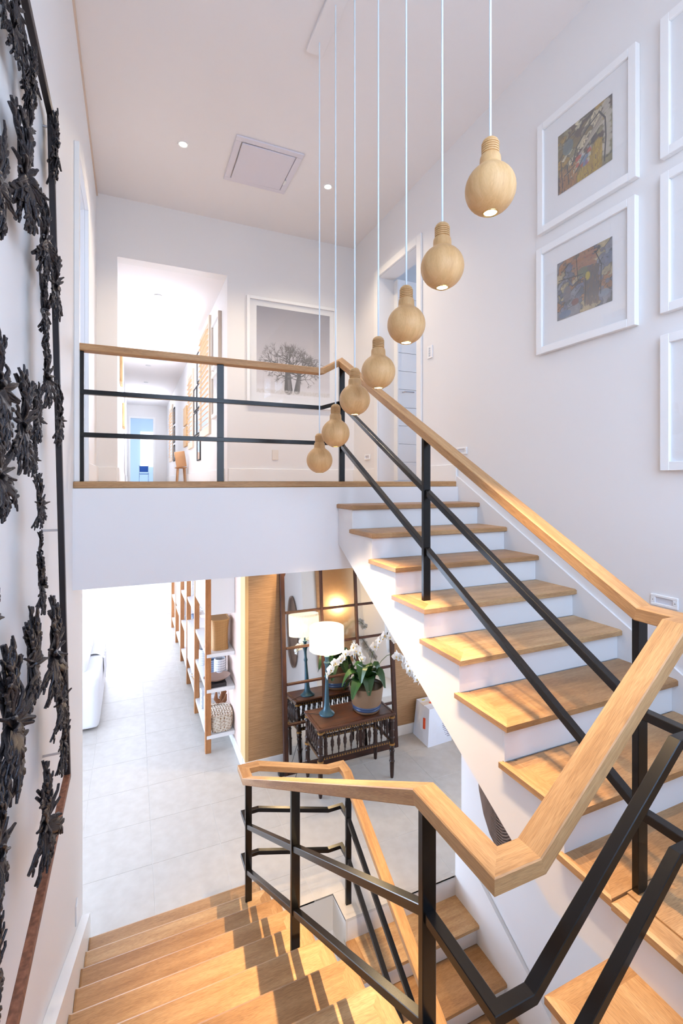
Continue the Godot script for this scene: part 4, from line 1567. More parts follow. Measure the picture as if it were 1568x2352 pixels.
func build_pendants() -> void:
	var bx := G()
	bx.box(Vector3(1.085, YC - 0.032, -3.06), Vector3(1.205, YC, -1.2), 0.004)
	tag(put("pendant_canopy", bx, M.ceiling, null, "z"), "long white ceiling box from which the seven pendant cords hang", "ceiling box")
	var spec := [[1.021, -1.308], [0.865, -1.589], [0.716, -1.864], [0.558, -2.133], [0.460, -2.412], [0.2975, -2.687], [0.1426, -2.961]]
	var rank := ["nearest and highest of the seven", "second nearest of the seven", "third nearest of the seven", "middle one of the seven", "third from the far low end", "second from the far low end", "farthest and lowest of the seven"]
	var r := 0.0865
	# bulb-shaped turned body about its globe centre
	var prof := []
	for i in 15:
		var t := lerpf(-1.25, 0.98, i / 14.0)
		prof.append(Vector2(cos(t) * r, sin(t) * r))
	prof.append_array([Vector2(0.0415, 0.0765), Vector2(0.0378, 0.081), Vector2(0.0362, 0.087), Vector2(0.0362, 0.098), Vector2(0.0352, 0.109), Vector2(0.0322, 0.1165), Vector2(0.0275, 0.1205)])
	for i in 5:
		var y := 0.1215 + i * 0.0078
		prof.append_array([Vector2(0.0268, y), Vector2(0.0302, y + 0.0014), Vector2(0.0302, y + 0.0058), Vector2(0.0268, y + 0.0072)])
	prof.append_array([Vector2(0.0285, 0.161), Vector2(0.026, 0.168), Vector2(0.018, 0.1755), Vector2(0.009, 0.179), Vector2(0.0, 0.18)])
	var bottom := sin(-1.25) * r
	for i in 7:
		var c := Vector3(1.145, spec[i][0], spec[i][1])
		var p := thing("pendant_lamp", "turned wooden bulb-shaped pendant lamp, " + rank[i], "pendant lamp", c - Vector3(0, 0.09, 0), "wooden bulb pendants over the stairwell")
		var g := G()
		g.xf = Transform3D(Basis(Vector3.UP, 0.9 * i), c)
		g.lathe(prof, 40)
		put("wooden_body", g, M.beech, p, "y", true)
		g = G()
		g.tube([c + Vector3(0, 0.176, 0), Vector3(c.x, YC - 0.03, c.z)], [0.0042, 0.0042], 8)
		put("cord", g, M.cord, p)
		g = G()
		g.xf.origin = c + Vector3(0, bottom, 0)
		g.lathe([Vector2(0.0215, 0.0), Vector2(0.0235, -0.0025), Vector2(0.0268, -0.002), Vector2(0.0272, 0.002)], 28)
		put("bezel", g, M.brass, p)
		g = G()
		g.xf.origin = c + Vector3(0, bottom + 0.0005, 0)
		g.lathe([Vector2(0.0, -0.0005), Vector2(0.0222, 0.0005), Vector2(0.0222, 0.003)], 24)
		put("lamp_face", g, glow(srgb(255, 240, 214), 12.0), p)
		spot("pendant_spot", c + Vector3(0, bottom - 0.008, 0), Vector3(0.001, -1, 0), 3.8, srgb(255, 218, 168), 30, 1.0, 0.01)


func leaf_mesh(sd: int) -> ArrayMesh:
	var q := RandomNumberGenerator.new()
	q.seed = sd
	var g := G()
	g.sphere(Vector3(0.03, 0, 0), Vector3(0.035, 0.06, 0.05), 8, 5)
	var arms := []
	for a in [-0.5, -0.3, -0.12, 0.04, 0.2, 0.36, 0.55]:
		arms.append([a + q.randf_range(-0.06, 0.06), q.randf_range(0.36, 0.54), q.randf_range(0.035, 0.05), true])
	for a in [0.85, 1.1, 1.4, 1.7, 2.0, -0.85, -1.15, -1.45, -1.75, -2.05]:
		arms.append([a + q.randf_range(-0.1, 0.1), q.randf_range(0.2, 0.34), q.randf_range(0.028, 0.04), false])
	for a in [2.35, 2.6, 2.85, 3.05, 3.25, 3.45, 3.7, 3.95]:
		arms.append([a + q.randf_range(-0.06, 0.06), q.randf_range(0.34, 0.52), q.randf_range(0.06, 0.085), true])
	for arm in arms:
		var a: float = arm[0]
		var len: float = arm[1]
		var d := Vector3(0, cos(a), sin(a))
		var side := Vector3(0, -sin(a), cos(a))
		var bend := q.randf_range(-0.2, 0.2)
		var lift := q.randf_range(0.0, 0.06)
		var curl := q.randf_range(-0.05, 0.05) if arm[3] else q.randf_range(0.0, 0.1)
		var pts := []
		var rad := []
		for k in 7:
			var f := k / 6.0
			var p := d * len * f + side * bend * len * f * f * 0.6
			p.x = 0.02 + lift * sin(PI * f) + curl * f * f + 0.006 * sin(f * 14.0 + a * 3.0)
			pts.append(p)
			rad.append(Vector2(arm[2] * (0.5 + 0.6 * sin(PI * minf(f * 0.85 + 0.12, 1.0))) * (1.0 - 0.5 * f * f) * (1.0 + 0.12 * sin(f * 21.0)), 0.018 - 0.006 * f))
		g.tube(pts, rad, 7, Vector3.RIGHT)
		# a raised rib, and lobes along both edges
		g.tube([pts[0] + Vector3(0.012, 0, 0), pts[3] + Vector3(0.014, 0, 0), pts[6] + Vector3(0.006, 0, 0)], [0.009, 0.008, 0.004], 5)
		if arm[3]:
			for s in [-1.0, 1.0]:
				for f in [2, 3, 4, 5]:
					var b: Vector3 = pts[f]
					var e: Vector3 = b + (d * 0.9 + side * s * 0.62).normalized() * len * q.randf_range(0.14, 0.24) + Vector3(q.randf_range(-0.01, 0.02), 0, 0)
					g.tube([b, (b + e) / 2 + Vector3(0.008, 0, 0), e], [Vector2(0.022, 0.012), Vector2(0.022, 0.012), Vector2(0.011, 0.008)], 5, Vector3.RIGHT)
	return g.mesh()


func build_wall_sculpture() -> void:
	var wz := -2.26
	var s := thing("wall_sculpture", "tall dark metal wall sculpture of cast leaves on a bar frame on the left wall", "wall sculpture", Vector3(-0.27, -1.22, -1.4))
	var xa := func(y: float) -> float: return -0.2685 - 0.0224 * y
	var top := 1.51
	var low := -1.22
	var near := -0.62
	var post := func(z: float) -> void:
		var g := G()
		var a := Vector3(xa.call(low) - 0.004, low, z)
		var b := Vector3(xa.call(top) - 0.004, top, z)
		var d := (b - a).normalized()
		g.xf = Transform3D(Basis(d.cross(Vector3.BACK).normalized(), d, Vector3.BACK), (a + b) / 2)
		g.cbox(Vector3.ZERO, Vector3(0.022, (b - a).length() + 0.03, 0.03), 0.002)
		put("frame_bar", g, M.frame_steel, s, "y")
	post.call(wz)
	post.call(near)
	var g := G()
	g.box(Vector3(xa.call(top) - 0.015, top - 0.02, wz), Vector3(xa.call(top) + 0.007, top + 0.015, near), 0.002)
	put("frame_bar", g, M.frame_steel, s, "z")
	g = G()
	g.box(Vector3(xa.call(low) - 0.017, low - 0.015, wz), Vector3(xa.call(low) + 0.007, low + 0.012, near), 0.002)
	put("frame_bar", g, M.rust, s, "z")
	for p in [[top - 0.06, wz], [-0.2, wz], [low + 0.1, wz], [top, -1.2], [low, -1.2]]:
		g = G()
		g.tube([Vector3(XL + 0.001, p[0], p[1]), Vector3(xa.call(p[0]) - 0.01, p[0], p[1])], [0.005, 0.005], 8)
		put("wall_pin", g, M.chrome, s)
	var kinds := []
	for i in 5:
		kinds.append(leaf_mesh(300 + i))
	# centre (z, y), height, how far below its top the centre lies
	var spots := [[-2.275, 1.372, 0.342, 0.5], [-1.637, 0.887, 0.369, 0.46], [-1.762, 1.107, 0.213, 0.39], [-1.724, 1.242, 0.181, 0.44], [-1.571, 1.256, 0.206, 0.53], [-1.315, 0.678, 0.301, 0.43], [-1.973, 0.856, 0.326, 0.55], [-2.248, 0.805, 0.294, 0.52], [-1.951, 0.601, 0.254, 0.45], [-1.971, 0.37, 0.272, 0.45], [-1.759, 0.197, 0.221, 0.46], [-2.236, 0.26, 0.285, 0.44], [-1.541, 0.16, 0.299, 0.57], [-1.284, 0.212, 0.304, 0.61], [-1.271, 0.016, 0.272, 0.46], [-1.716, 0.069, 0.134, 0.45], [-1.782, -0.073, 0.196, 0.52], [-1.785, -0.216, 0.133, 0.47], [-1.768, -0.326, 0.216, 0.48], [-1.927, -0.602, 0.397, 0.44], [-1.575, -0.516, 0.308, 0.4], [-2.066, -0.829, 0.288, 0.57], [-2.145, -1.018, 0.266, 0.39], [-1.298, -0.553, 0.374, 0.55], [-1.702, -1.049, 0.349, 0.4], [-1.207, -0.289, 0.175, 0.47], [-1.154, -0.751, 0.308, 0.46], [-1.13, -0.976, 0.224, 0.54], [-1.442, 1.244, 0.166, 0.47], [-1.62, 1.36, 0.2, 0.5], [-1.85, 1.33, 0.22, 0.5], [-1.4, 1.38, 0.24, 0.5], [-1.16, 0.4, 0.26, 0.5], [-1.05, -0.1, 0.26, 0.5]]
	for i in spots.size():
		var p: Array = spots[i]
		var o := MeshInstance3D.new()
		o.name = "leaf" if i == 0 else "leaf_%03d" % i
		o.mesh = kinds[i % 5]
		o.material_override = M.bronze
		s.add_child(o, true)
		var k: float = p[2] * 0.97
		var flip := -1.0 if i % 2 else 1.0
		o.global_transform = Transform3D(Basis.from_euler(Vector3(rng.randf_range(-0.15, 0.15), rng.randf_range(-0.12, 0.12), 0)) * Basis(Vector3(k * 1.05, 0, 0), Vector3(0, k, 0), Vector3(0, 0, k)) * Basis(Vector3.UP, 0.0 if flip > 0 else 0.0), Vector3(xa.call(p[1]) - 0.012, p[1], p[0]))


func build_console_corner() -> void:
	rng.seed = 33
	var g: Geo
	# ---- tall window-pane mirror leaning on the bamboo wall
	var mi := thing("leaning_mirror", "tall dark framed mirror of window panes leaning on the bamboo wall", "mirror", Vector3(2.36, FL, -5.27))
	var x0 := 1.605
	var x1 := 3.12
	var hgt := 2.46
	var lean := atan2(0.20, hgt)
	var face := Transform3D(Basis(Vector3.RIGHT, -lean), Vector3(0, FL, -5.262))
	var bars := []
	bars.append([x0, x0 + 0.055, 0.0, hgt, 0.05])
	bars.append([x1 - 0.055, x1, 0.0, hgt, 0.05])
	bars.append([x0 + 0.055, x1 - 0.055, hgt - 0.06, hgt, 0.05])
	bars.append([x0 + 0.055, x1 - 0.055, 0.0, 0.09, 0.05])
	var w3 := (x1 - x0 - 0.11) / 3.0
	for i in 2:
		var xc := x0 + 0.055 + w3 * (i + 1)
		bars.append([xc - 0.017, xc + 0.017, 0.09, hgt - 0.06, 0.036])
	var rows := [0.09, 0.555, 1.015, 1.43, 1.845, hgt - 0.06]
	var bar_no := 0
	for b in bars:
		g = G()
		g.xf = face
		g.box(Vector3(b[0], b[2], -b[4]), Vector3(b[1], b[3], 0.0), 0.006)
		put("frame_bar", g, M.old_wood, mi, "y" if b[3] - b[2] > b[1] - b[0] else "x", true)
		bar_no += 1
	for i in range(1, 5):
		for k in 3:
			var a := x0 + 0.055 + w3 * k + (0.017 if k > 0 else 0.0)
			var c := x0 + 0.055 + w3 * (k + 1) - (0.017 if k < 2 else 0.0)
			g = G()
			g.xf = face
			g.box(Vector3(a, rows[i] - 0.014, -0.034), Vector3(c, rows[i] + 0.014, -0.004), 0.006)
			put("glazing_bar", g, M.old_wood, mi, "x", true)
	for i in 5:
		for k in 3:
			var a := x0 + 0.055 + w3 * k
			var c := a + w3
			g = G()
			g.xf = face * Transform3D(Basis.from_euler(Vector3(rng.randf_range(-0.004, 0.004), rng.randf_range(-0.004, 0.004), 0)), Vector3((a + c) / 2, (rows[i] + rows[i + 1]) / 2, -0.024))
			g.cbox(Vector3.ZERO, Vector3(c - a, rows[i + 1] - rows[i], 0.004))
			put("mirror_pane", g, M.mirror if k != 1 or i < 3 else M.old_mirror, mi)
	g = G()
	g.box(Vector3(x0 - 0.06, FL, -5.34), Vector3(x0 + 0.16, FL + 0.05, -5.27), 0.004)
	put("foot_block", g, M.black, mi)
	g = G()
	g.xf = face
	for s in [0, 1]:
		var bx: float = [x0 + 0.05, x1 - 0.05][s]
		var sg: float = [1.0, -1.0][s]
		g.tube([Vector3(bx, hgt - 0.18, -0.012), Vector3(bx + sg * 0.03, hgt - 0.09, -0.012), Vector3(bx + sg * 0.13, hgt - 0.055, -0.012)], [0.012, 0.014, 0.012], 6)
	put("corner_bracket", g, M.old_wood, mi)

	# ---- spindle console table
	var tx0 := 1.815
	var tx1 := 2.765
	var tz0 := -5.195
	var tz1 := -4.72
	var ty := -2.65
	var t := thing("console_table", "dark carved console table with turned legs and spindle galleries before the mirror", "table", Vector3((tx0 + tx1) / 2, FL, (tz0 + tz1) / 2))
	g = G()
	g.box(Vector3(tx0, ty - 0.028, tz0), Vector3(tx1, ty, tz1), 0.006)
	var tp := put("table_top", g, M.dark_wood, t, "x", true)
	g = G()
	for i in 46:
		var xx := tx0 + 0.03 + (tx1 - tx0 - 0.06) * i / 45.0
		for zz in [tz0 + 0.03, tz1 - 0.03]:
			g.cbox(Vector3(xx, ty + 0.0015, zz), Vector3(0.012, 0.004, 0.018), 0.0015)
	for i in 22:
		var zz := tz0 + 0.03 + (tz1 - tz0 - 0.06) * i / 21.0
		for xx in [tx0 + 0.03, tx1 - 0.03]:
			g.cbox(Vector3(xx, ty + 0.0015, zz), Vector3(0.018, 0.004, 0.012), 0.0015)
	put("carved_border", g, M.dark_wood, tp)
	var leg := [Vector2(0.0, 0.0), Vector2(0.016, 0.0), Vector2(0.021, 0.03), Vector2(0.024, 0.1), Vector2(0.026, 0.17)]
	for yy in [0.18, 0.3, 0.345, 0.45, 0.54, 0.64]:
		leg.append_array([Vector2(0.0255, yy), Vector2(0.031, yy + 0.006), Vector2(0.031, yy + 0.016), Vector2(0.0255, yy + 0.022), Vector2(0.025, yy + 0.024)])
	leg.append_array([Vector2(0.027, 0.70), Vector2(0.027, 0.722), Vector2(0.0, 0.722)])
	for p in [[tx0 + 0.035, tz0 + 0.035], [tx1 - 0.035, tz0 + 0.035], [tx0 + 0.035, tz1 - 0.035], [tx1 - 0.035, tz1 - 0.035]]:
		g = G()
		g.xf.origin = Vector3(p[0], FL, p[1])
		g.lathe(leg, 18)
		var lg := put("leg", g, M.dark_paint, t, "y")
		g = G()
		g.xf.origin = Vector3(p[0], FL, p[1])
		for yy in [0.375, 0.685]:
			g.lathe([Vector2(0.0275, yy), Vector2(0.0335, yy + 0.004), Vector2(0.0335, yy + 0.02), Vector2(0.0275, yy + 0.024)], 18)
		put("gilt_ring", g, M.gilt, lg)
	var sides := [[Vector3(tx0 + 0.06, 0, tz1 - 0.035), Vector3(tx1 - 0.06, 0, tz1 - 0.035), 11], [Vector3(tx0 + 0.06, 0, tz0 + 0.035), Vector3(tx1 - 0.06, 0, tz0 + 0.035), 12], [Vector3(tx0 + 0.035, 0, tz0 + 0.06), Vector3(tx0 + 0.035, 0, tz1 - 0.06), 6], [Vector3(tx1 - 0.035, 0, tz0 + 0.06), Vector3(tx1 - 0.035, 0, tz1 - 0.06), 6]]
	var sp := [Vector2(0.0, 0.0), Vector2(0.007, 0.0), Vector2(0.006, 0.03), Vector2(0.012, 0.055), Vector2(0.009, 0.07), Vector2(0.021, 0.108), Vector2(0.018, 0.125), Vector2(0.021, 0.142), Vector2(0.009, 0.18), Vector2(0.012, 0.195), Vector2(0.006, 0.22), Vector2(0.007, 0.25), Vector2(0.0, 0.25)]
	for s in sides:
		for lv in [[0.685, 0.722], [0.40, 0.437]]:
			g = G()
			var a: Vector3 = s[0] + Vector3(0, FL + lv[0], 0)
			var b: Vector3 = s[1] + Vector3(0, FL + lv[1], 0)
			var hz := Vector3(0, 0, 0.011) if absf(b.x - a.x) > absf(b.z - a.z) else Vector3(0.011, 0, 0)
			g.box(a - hz, b + hz, 0.003)
			var rl := put("apron_rail", g, M.dark_paint, t)
			g = G()
			var n := int((b - a).length() / 0.03)
			for i in n:
				var f := (i + 0.5) / n
				var c := Vector3(lerpf(a.x, b.x, f), 0, lerpf(a.z, b.z, f))
				var ax := Vector3(0.011, 0, 0) if hz.z > 0 else Vector3(0, 0, 0.011)
				for sg in [-1.0, 1.0]:
					var off: Vector3 = c + hz * sg * 1.12
					var p := [off - ax + Vector3(0, a.y + 0.006, 0), off + ax + Vector3(0, a.y + 0.006, 0), off + Vector3(0, b.y - 0.006, 0)]
					g.tri(p[0], p[1], p[2])
			put("gilt_carving", g, M.gilt, rl)
		for i in s[2]:
			var c: Vector3 = s[0].lerp(s[1], (i + 0.5) / float(s[2]))
			g = G()
			g.xf.origin = Vector3(c.x, FL + 0.436, c.z)
			g.lathe(sp, 10)
			put("spindle", g, M.dark_paint, t, "y")
	# ---- lamp
	var lx := 2.03
	var lz := -5.02
	var lamp := thing("table_lamp", "lit table lamp with pleated white drum shade on a slender blue-green metal stem", "lamp", Vector3(lx, ty, lz))
	g = G()
	g.xf.origin = Vector3(lx, ty, lz)
	g.lathe([Vector2(0.0, 0.0), Vector2(0.088, 0.0), Vector2(0.09, 0.008), Vector2(0.083, 0.018), Vector2(0.06, 0.034), Vector2(0.04, 0.06), Vector2(0.031, 0.11), Vector2(0.026, 0.2), Vector2(0.02, 0.33), Vector2(0.017, 0.4), Vector2(0.02, 0.415), Vector2(0.026, 0.43), Vector2(0.02, 0.445), Vector2(0.016, 0.47), Vector2(0.018, 0.53), Vector2(0.026, 0.57), Vector2(0.036, 0.585), Vector2(0.036, 0.592), Vector2(0.022, 0.6), Vector2(0.02, 0.64), Vector2(0.03, 0.65), Vector2(0.03, 0.66), Vector2(0.012, 0.665), Vector2(0.01, 0.74), Vector2(0.0, 0.74)], 28)
	put("stem", g, M.teal, lamp)
	g = G()
	var sy0 := ty + 0.735
	var sy1 := ty + 1.0
	var rs := 0.196
	var n2 := 144
	for k in n2:
		var f0 := TAU * k / n2
		var f1 := TAU * (k + 1) / n2
		var ra := rs + (0.0022 if k % 2 else -0.0022)
		var rb := rs + (0.0022 if (k + 1) % 2 else -0.0022)
		g.quad(Vector3(lx + ra * cos(f0), sy0, lz - ra * sin(f0)), Vector3(lx + rb * cos(f1), sy0, lz - rb * sin(f1)), Vector3(lx + rb * cos(f1) * 0.98, sy1, lz - rb * sin(f1) * 0.98), Vector3(lx + ra * cos(f0) * 0.98, sy1, lz - ra * sin(f0) * 0.98))
	put("lamp_shade", g, M.shade, lamp)
	g = G()
	g.xf.origin = Vector3(lx, sy1 - 0.03, lz)
	g.lathe([Vector2(0.0, 0.0), Vector2(0.03, 0.0), Vector2(rs * 0.975, 0.0), Vector2(rs * 0.978, 0.004), Vector2(0.03, 0.004), Vector2(0.0, 0.004)], 32)
	put("diffuser", g, M.shade, lamp)
	g = G()
	g.sphere(Vector3(lx, ty + 0.82, lz), Vector3(0.03, 0.04, 0.03), 14, 9)
	put("bulb", g, glow(srgb(255, 226, 178), 6.0), lamp)
	omni("table_lamp_light", Vector3(lx, ty + 0.82, lz), 0.5, srgb(255, 220, 165), 0.03)
	g = G()
	g.tube([Vector3(lx - 0.08, ty + 0.008, lz), Vector3(lx - 0.15, ty + 0.012, lz - 0.05), Vector3(lx - 0.24, ty + 0.006, lz - 0.1), Vector3(lx - 0.25, ty - 0.06, lz - 0.19), Vector3(lx - 0.22, -3.1, lz - 0.2), Vector3(lx - 0.32, FL + 0.01, lz - 0.16)], [0.003, 0.003, 0.003, 0.003, 0.003, 0.003], 6)
	put("flex", g, M.black, lamp)
	# ---- orchid in its pot
	var px := 2.49
	var pz := -4.93
	var pk := Transform3D(Basis().scaled(Vector3(1.12, 1.08, 1.12)), Vector3(px, ty, pz))
	var pot := thing("plant_pot", "glazed brown pot with a blue banded foot standing on the console table", "pot", Vector3(px, ty, pz))
	g = G()
	g.xf = pk
	g.lathe([Vector2(0.0, 0.0), Vector2(0.125, 0.0), Vector2(0.134, 0.012), Vector2(0.139, 0.03)], 36)
	put("foot", g, M.pot, pot)
	g = G()
	g.xf = pk
	g.lathe([Vector2(0.139, 0.03), Vector2(0.144, 0.036), Vector2(0.146, 0.046), Vector2(0.143, 0.054), Vector2(0.149, 0.06), Vector2(0.152, 0.072), Vector2(0.15, 0.082)], 36)
	put("blue_band", g, M.pot_blue, pot)
	g = G()
	g.xf = pk
	g.lathe([Vector2(0.15, 0.082), Vector2(0.16, 0.13), Vector2(0.169, 0.2), Vector2(0.175, 0.262), Vector2(0.178, 0.272), Vector2(0.172, 0.275), Vector2(0.165, 0.268), Vector2(0.16, 0.245), Vector2(0.0, 0.245)], 36)
	put("pot_wall", g, M.pot, pot)
	var orc := thing("orchid", "white moth orchid with broad green leaves and arching flower sprays in the brown pot", "plant", Vector3(px, ty + 0.245, pz))
	var top := Vector3(px, ty + 0.25, pz)
	var lf := [[0.3, 0.26, 0.10], [1.1, 0.3, 0.22], [1.9, 0.24, 0.12], [2.7, 0.3, 0.05], [3.4, 0.34, 0.16], [4.1, 0.36, -0.02], [4.8, 0.3, 0.02], [5.4, 0.28, 0.0], [5.9, 0.33, 0.12], [0.8, 0.18, 0.3], [2.4, 0.2, 0.3], [3.9, 0.22, 0.26], [5.1, 0.22, 0.22], [4.45, 0.2, 0.12], [5.7, 0.2, 0.18]]
	for a in lf:
		g = G()
		var d := Vector3(cos(a[0]), 0, sin(a[0]))
		var pts := []
		var wid := []
		for k in 9:
			var f := k / 8.0
			pts.append(top + d * (0.02 + a[1] * 0.78 * f) + Vector3(0, 0.02 + a[2] * 0.75 * sin(f * 2.0) + 0.09 * sin(f * PI) - 0.1 * f * f, 0))
			wid.append(0.01 + 0.066 * sin(PI * clampf(f * 0.93 + 0.05, 0, 1)))
		leaf_blade(g, pts, wid, 0.4)
		put("leaf", g, M.green, orc)
	# the sprays: points of each stalk, then the flowers along its far part
	var stalks := [
		[Vector3(0, 0, 0), Vector3(-0.05, 0.25, 0.03), Vector3(-0.15, 0.45, 0.04), Vector3(-0.28, 0.49, 0.05), Vector3(-0.42, 0.38, 0.05), Vector3(-0.55, 0.25, 0.06)],
		[Vector3(0.02, 0, 0), Vector3(0.10, 0.22, 0.05), Vector3(0.24, 0.38, 0.08), Vector3(0.38, 0.36, 0.09), Vector3(0.52, 0.18, 0.09), Vector3(0.64, -0.02, 0.09)],
		[Vector3(0.01, 0, -0.02), Vector3(0.06, 0.26, -0.02), Vector3(0.14, 0.48, -0.04), Vector3(0.24, 0.58, -0.05), Vector3(0.36, 0.56, -0.05), Vector3(0.46, 0.46, -0.04)],
		[Vector3(-0.01, 0, -0.03), Vector3(-0.02, 0.24, -0.05), Vector3(-0.06, 0.42, -0.06), Vector3(-0.14, 0.5, -0.05), Vector3(-0.22, 0.46, -0.02)],
	]
	var counts := [14, 16, 15, 8]
	var fl := flower_mesh()
	var lp := lip_mesh()
	var no := 0
	for si in stalks.size():
		var cv := Curve3D.new()
		for k in stalks[si].size():
			cv.add_point(top + stalks[si][k], -0.08 * (stalks[si][mini(k + 1, stalks[si].size() - 1)] - stalks[si][maxi(k - 1, 0)]).normalized(), 0.08 * (stalks[si][mini(k + 1, stalks[si].size() - 1)] - stalks[si][maxi(k - 1, 0)]).normalized())
		var l := cv.get_baked_length()
		var pts := []
		var rad := []
		for k in 25:
			pts.append(cv.sample_baked(l * k / 24.0))
			rad.append(0.004 - 0.0015 * k / 24.0)
		g = G()
		g.tube(pts, rad, 6)
		put("flower_stalk", g, M.stem, orc)
		for i in counts[si]:
			var f: float = 0.5 + 0.5 * (i + 0.5) / counts[si]
			var at := cv.sample_baked(l * f) + Vector3(rng.randf_range(-0.02, 0.02), rng.randf_range(-0.03, 0.02), 0.02 + rng.randf_range(-0.01, 0.03))
			var yaw := 0.41 + PI + rng.randf_range(-0.7, 0.5) + (0.5 if i % 2 else -0.3)
			var k := rng.randf_range(1.0, 1.25) * (0.8 if f > 0.93 else 1.0)
			var x := Transform3D(Basis.from_euler(Vector3(rng.randf_range(-0.3, 0.15) + 0.1, yaw + PI, rng.randf_range(-0.3, 0.3))).scaled(Vector3.ONE * k), at)
			var o := MeshInstance3D.new()
			o.name = "flower" if no == 0 else "flower_%03d" % no
			o.mesh = fl
			o.material_override = M.petal
			orc.add_child(o, true)
			o.global_transform = x
			var q := MeshInstance3D.new()
			q.name = "lip"
			q.mesh = lp
			q.material_override = M.lip
			o.add_child(q, true)
			no += 1
	# ---- wrapped white box
	var bx := thing("parcel_box", "white plastic-wrapped parcel box with orange stickers on the floor beside the mirror", "box", Vector3(3.66, FL, -5.27))
	g = G()
	var lo := [Vector3(3.47, FL, -5.475), Vector3(3.455, FL, -5.10), Vector3(3.84, FL, -5.12), Vector3(3.85, FL, -5.475)]
	var up := [Vector3(3.515, FL + 0.46, -5.46), Vector3(3.515, FL + 0.45, -5.155), Vector3(3.80, FL + 0.455, -5.16), Vector3(3.80, FL + 0.46, -5.46)]
	for k in 4:
		var j := (k + 1) % 4
		for r in 6:
			for s in 6:
				var q := []
				for e in [[s, r], [s + 1, r], [s + 1, r + 1], [s, r + 1]]:
					var u: float = e[0] / 6.0
					var v: float = e[1] / 6.0
					var p: Vector3 = lo[k].lerp(lo[j], u).lerp(up[k].lerp(up[j], u), v)
					var out: Vector3 = (lo[j] - lo[k]).cross(Vector3.UP).normalized() * -1.0
					p -= out * 0.012 * sin(PI * u) * sin(PI * v) * (1.0 + 0.6 * sin(u * 9 + v * 7 + k))
					q.append(p)
				g.quad(q[0], q[1], q[2], q[3])
	g.quad(up[0], up[1], up[2], up[3])
	put("carton", g, M.plastic, bx)
	g = G()
	g.box(Vector3(3.50, FL + 0.452, -5.35), Vector3(3.815, FL + 0.463, -5.26), 0.003)
	put("tape", g, std(srgb(226, 216, 206), 0.35), bx)
	var orange := std(srgb(236, 84, 36), 0.5)
	for a in [[Vector3(3.66, FL + 0.459, -5.30), Vector3(0.11, 0.016, 0.035), 0.25, 0.0], [Vector3(3.478, FL + 0.25, -5.22), Vector3(0.016, 0.13, 0.035), 0.0, -0.12]]:
		g = G()
		g.xf = Transform3D(Basis.from_euler(Vector3(a[3] * 1.2, a[2], a[3])), a[0])
		g.cbox(Vector3.ZERO, a[1], 0.001)
		put("sticker", g, orange, bx)
	g = G()
	g.cbox(Vector3(3.585, FL + 0.4605, -5.40), Vector3(0.045, 0.008, 0.02), 0.001)
	put("sticker", g, std(srgb(220, 200, 60), 0.5), bx)
	# printed address lines on the front
	g = G()
	for i in 9:
		for w in 2:
			var len := rng.randf_range(0.02, 0.06)
			var xa := 3.70 + w * 0.062
			g.cbox(Vector3(xa + len / 2, FL + 0.27 - i * 0.024, -5.118 - 0.0009 * (11 - i) - 0.003), Vector3(len, 0.006, 0.012))
	put("print_lines", g, std(srgb(150, 150, 165), 0.7), bx)


func leaf_blade(g: Geo, pts: Array, wid: Array, fold: float) -> void:
	var m := pts.size()
	var lft := []
	var rgt := []
	for i in m:
		var d: Vector3 = (pts[mini(i + 1, m - 1)] - pts[maxi(i - 1, 0)]).normalized()
		var s := d.cross(Vector3.UP).normalized()
		var u := s.cross(d)
		lft.append(pts[i] - s * wid[i] + u * wid[i] * fold)
		rgt.append(pts[i] + s * wid[i] + u * wid[i] * fold)
	var nl := []
	var nr := []
	for i in m:
		var d: Vector3 = (pts[mini(i + 1, m - 1)] - pts[maxi(i - 1, 0)]).normalized()
		nr.append((rgt[i] - pts[i]).cross(d).normalized() if wid[i] > 0 else Vector3.UP)
		nl.append(d.cross(lft[i] - pts[i]).normalized() if wid[i] > 0 else Vector3.UP)
	for i in m - 1:
		g.stri(pts[i], rgt[i], rgt[i + 1], nr[i], nr[i], nr[i + 1])
		g.stri(pts[i], rgt[i + 1], pts[i + 1], nr[i], nr[i + 1], nr[i + 1])
		g.stri(lft[i], pts[i], pts[i + 1], nl[i], nl[i], nl[i + 1])
		g.stri(lft[i], pts[i + 1], lft[i + 1], nl[i], nl[i + 1], nl[i + 1])


# faces +z
func flower_mesh() -> ArrayMesh:
	var g := G()
	for k in 5:
		var a: float = [PI / 2, PI / 2 + 1.25, PI / 2 - 1.25, PI / 2 + 2.5, PI / 2 - 2.5][k]
		var big := 1.3 if k == 1 or k == 2 else 0.85
		var len := 0.042 if k == 1 or k == 2 else 0.040
		var d := Vector3(cos(a), sin(a), 0)
		var s := Vector3(-sin(a), cos(a), 0)
		var rows := []
		for i in 6:
			var f := i / 5.0
			var w := 0.021 * big * sin(PI * clampf(0.12 + f * 0.84, 0, 1))
			var c := d * (0.004 + len * f) + Vector3(0, 0, (0.002 if k in [1, 2] else -0.003) - 0.010 * f * f + 0.006 * f)
			rows.append([c - s * w + Vector3(0, 0, -0.004), c + Vector3(0, 0, 0.002), c + s * w + Vector3(0, 0, -0.004)])
		for i in 5:
			for j in 2:
				g.quad(rows[i][j + 1], rows[i][j], rows[i + 1][j], rows[i + 1][j + 1])
	return g.mesh()


func lip_mesh() -> ArrayMesh:
	var g := G()
	g.sphere(Vector3(0, -0.006, 0.008), Vector3(0.006, 0.008, 0.008), 8, 5)
	g.sphere(Vector3(0, 0.002, 0.007), Vector3(0.004, 0.004, 0.006), 6, 4)
	return g.mesh()


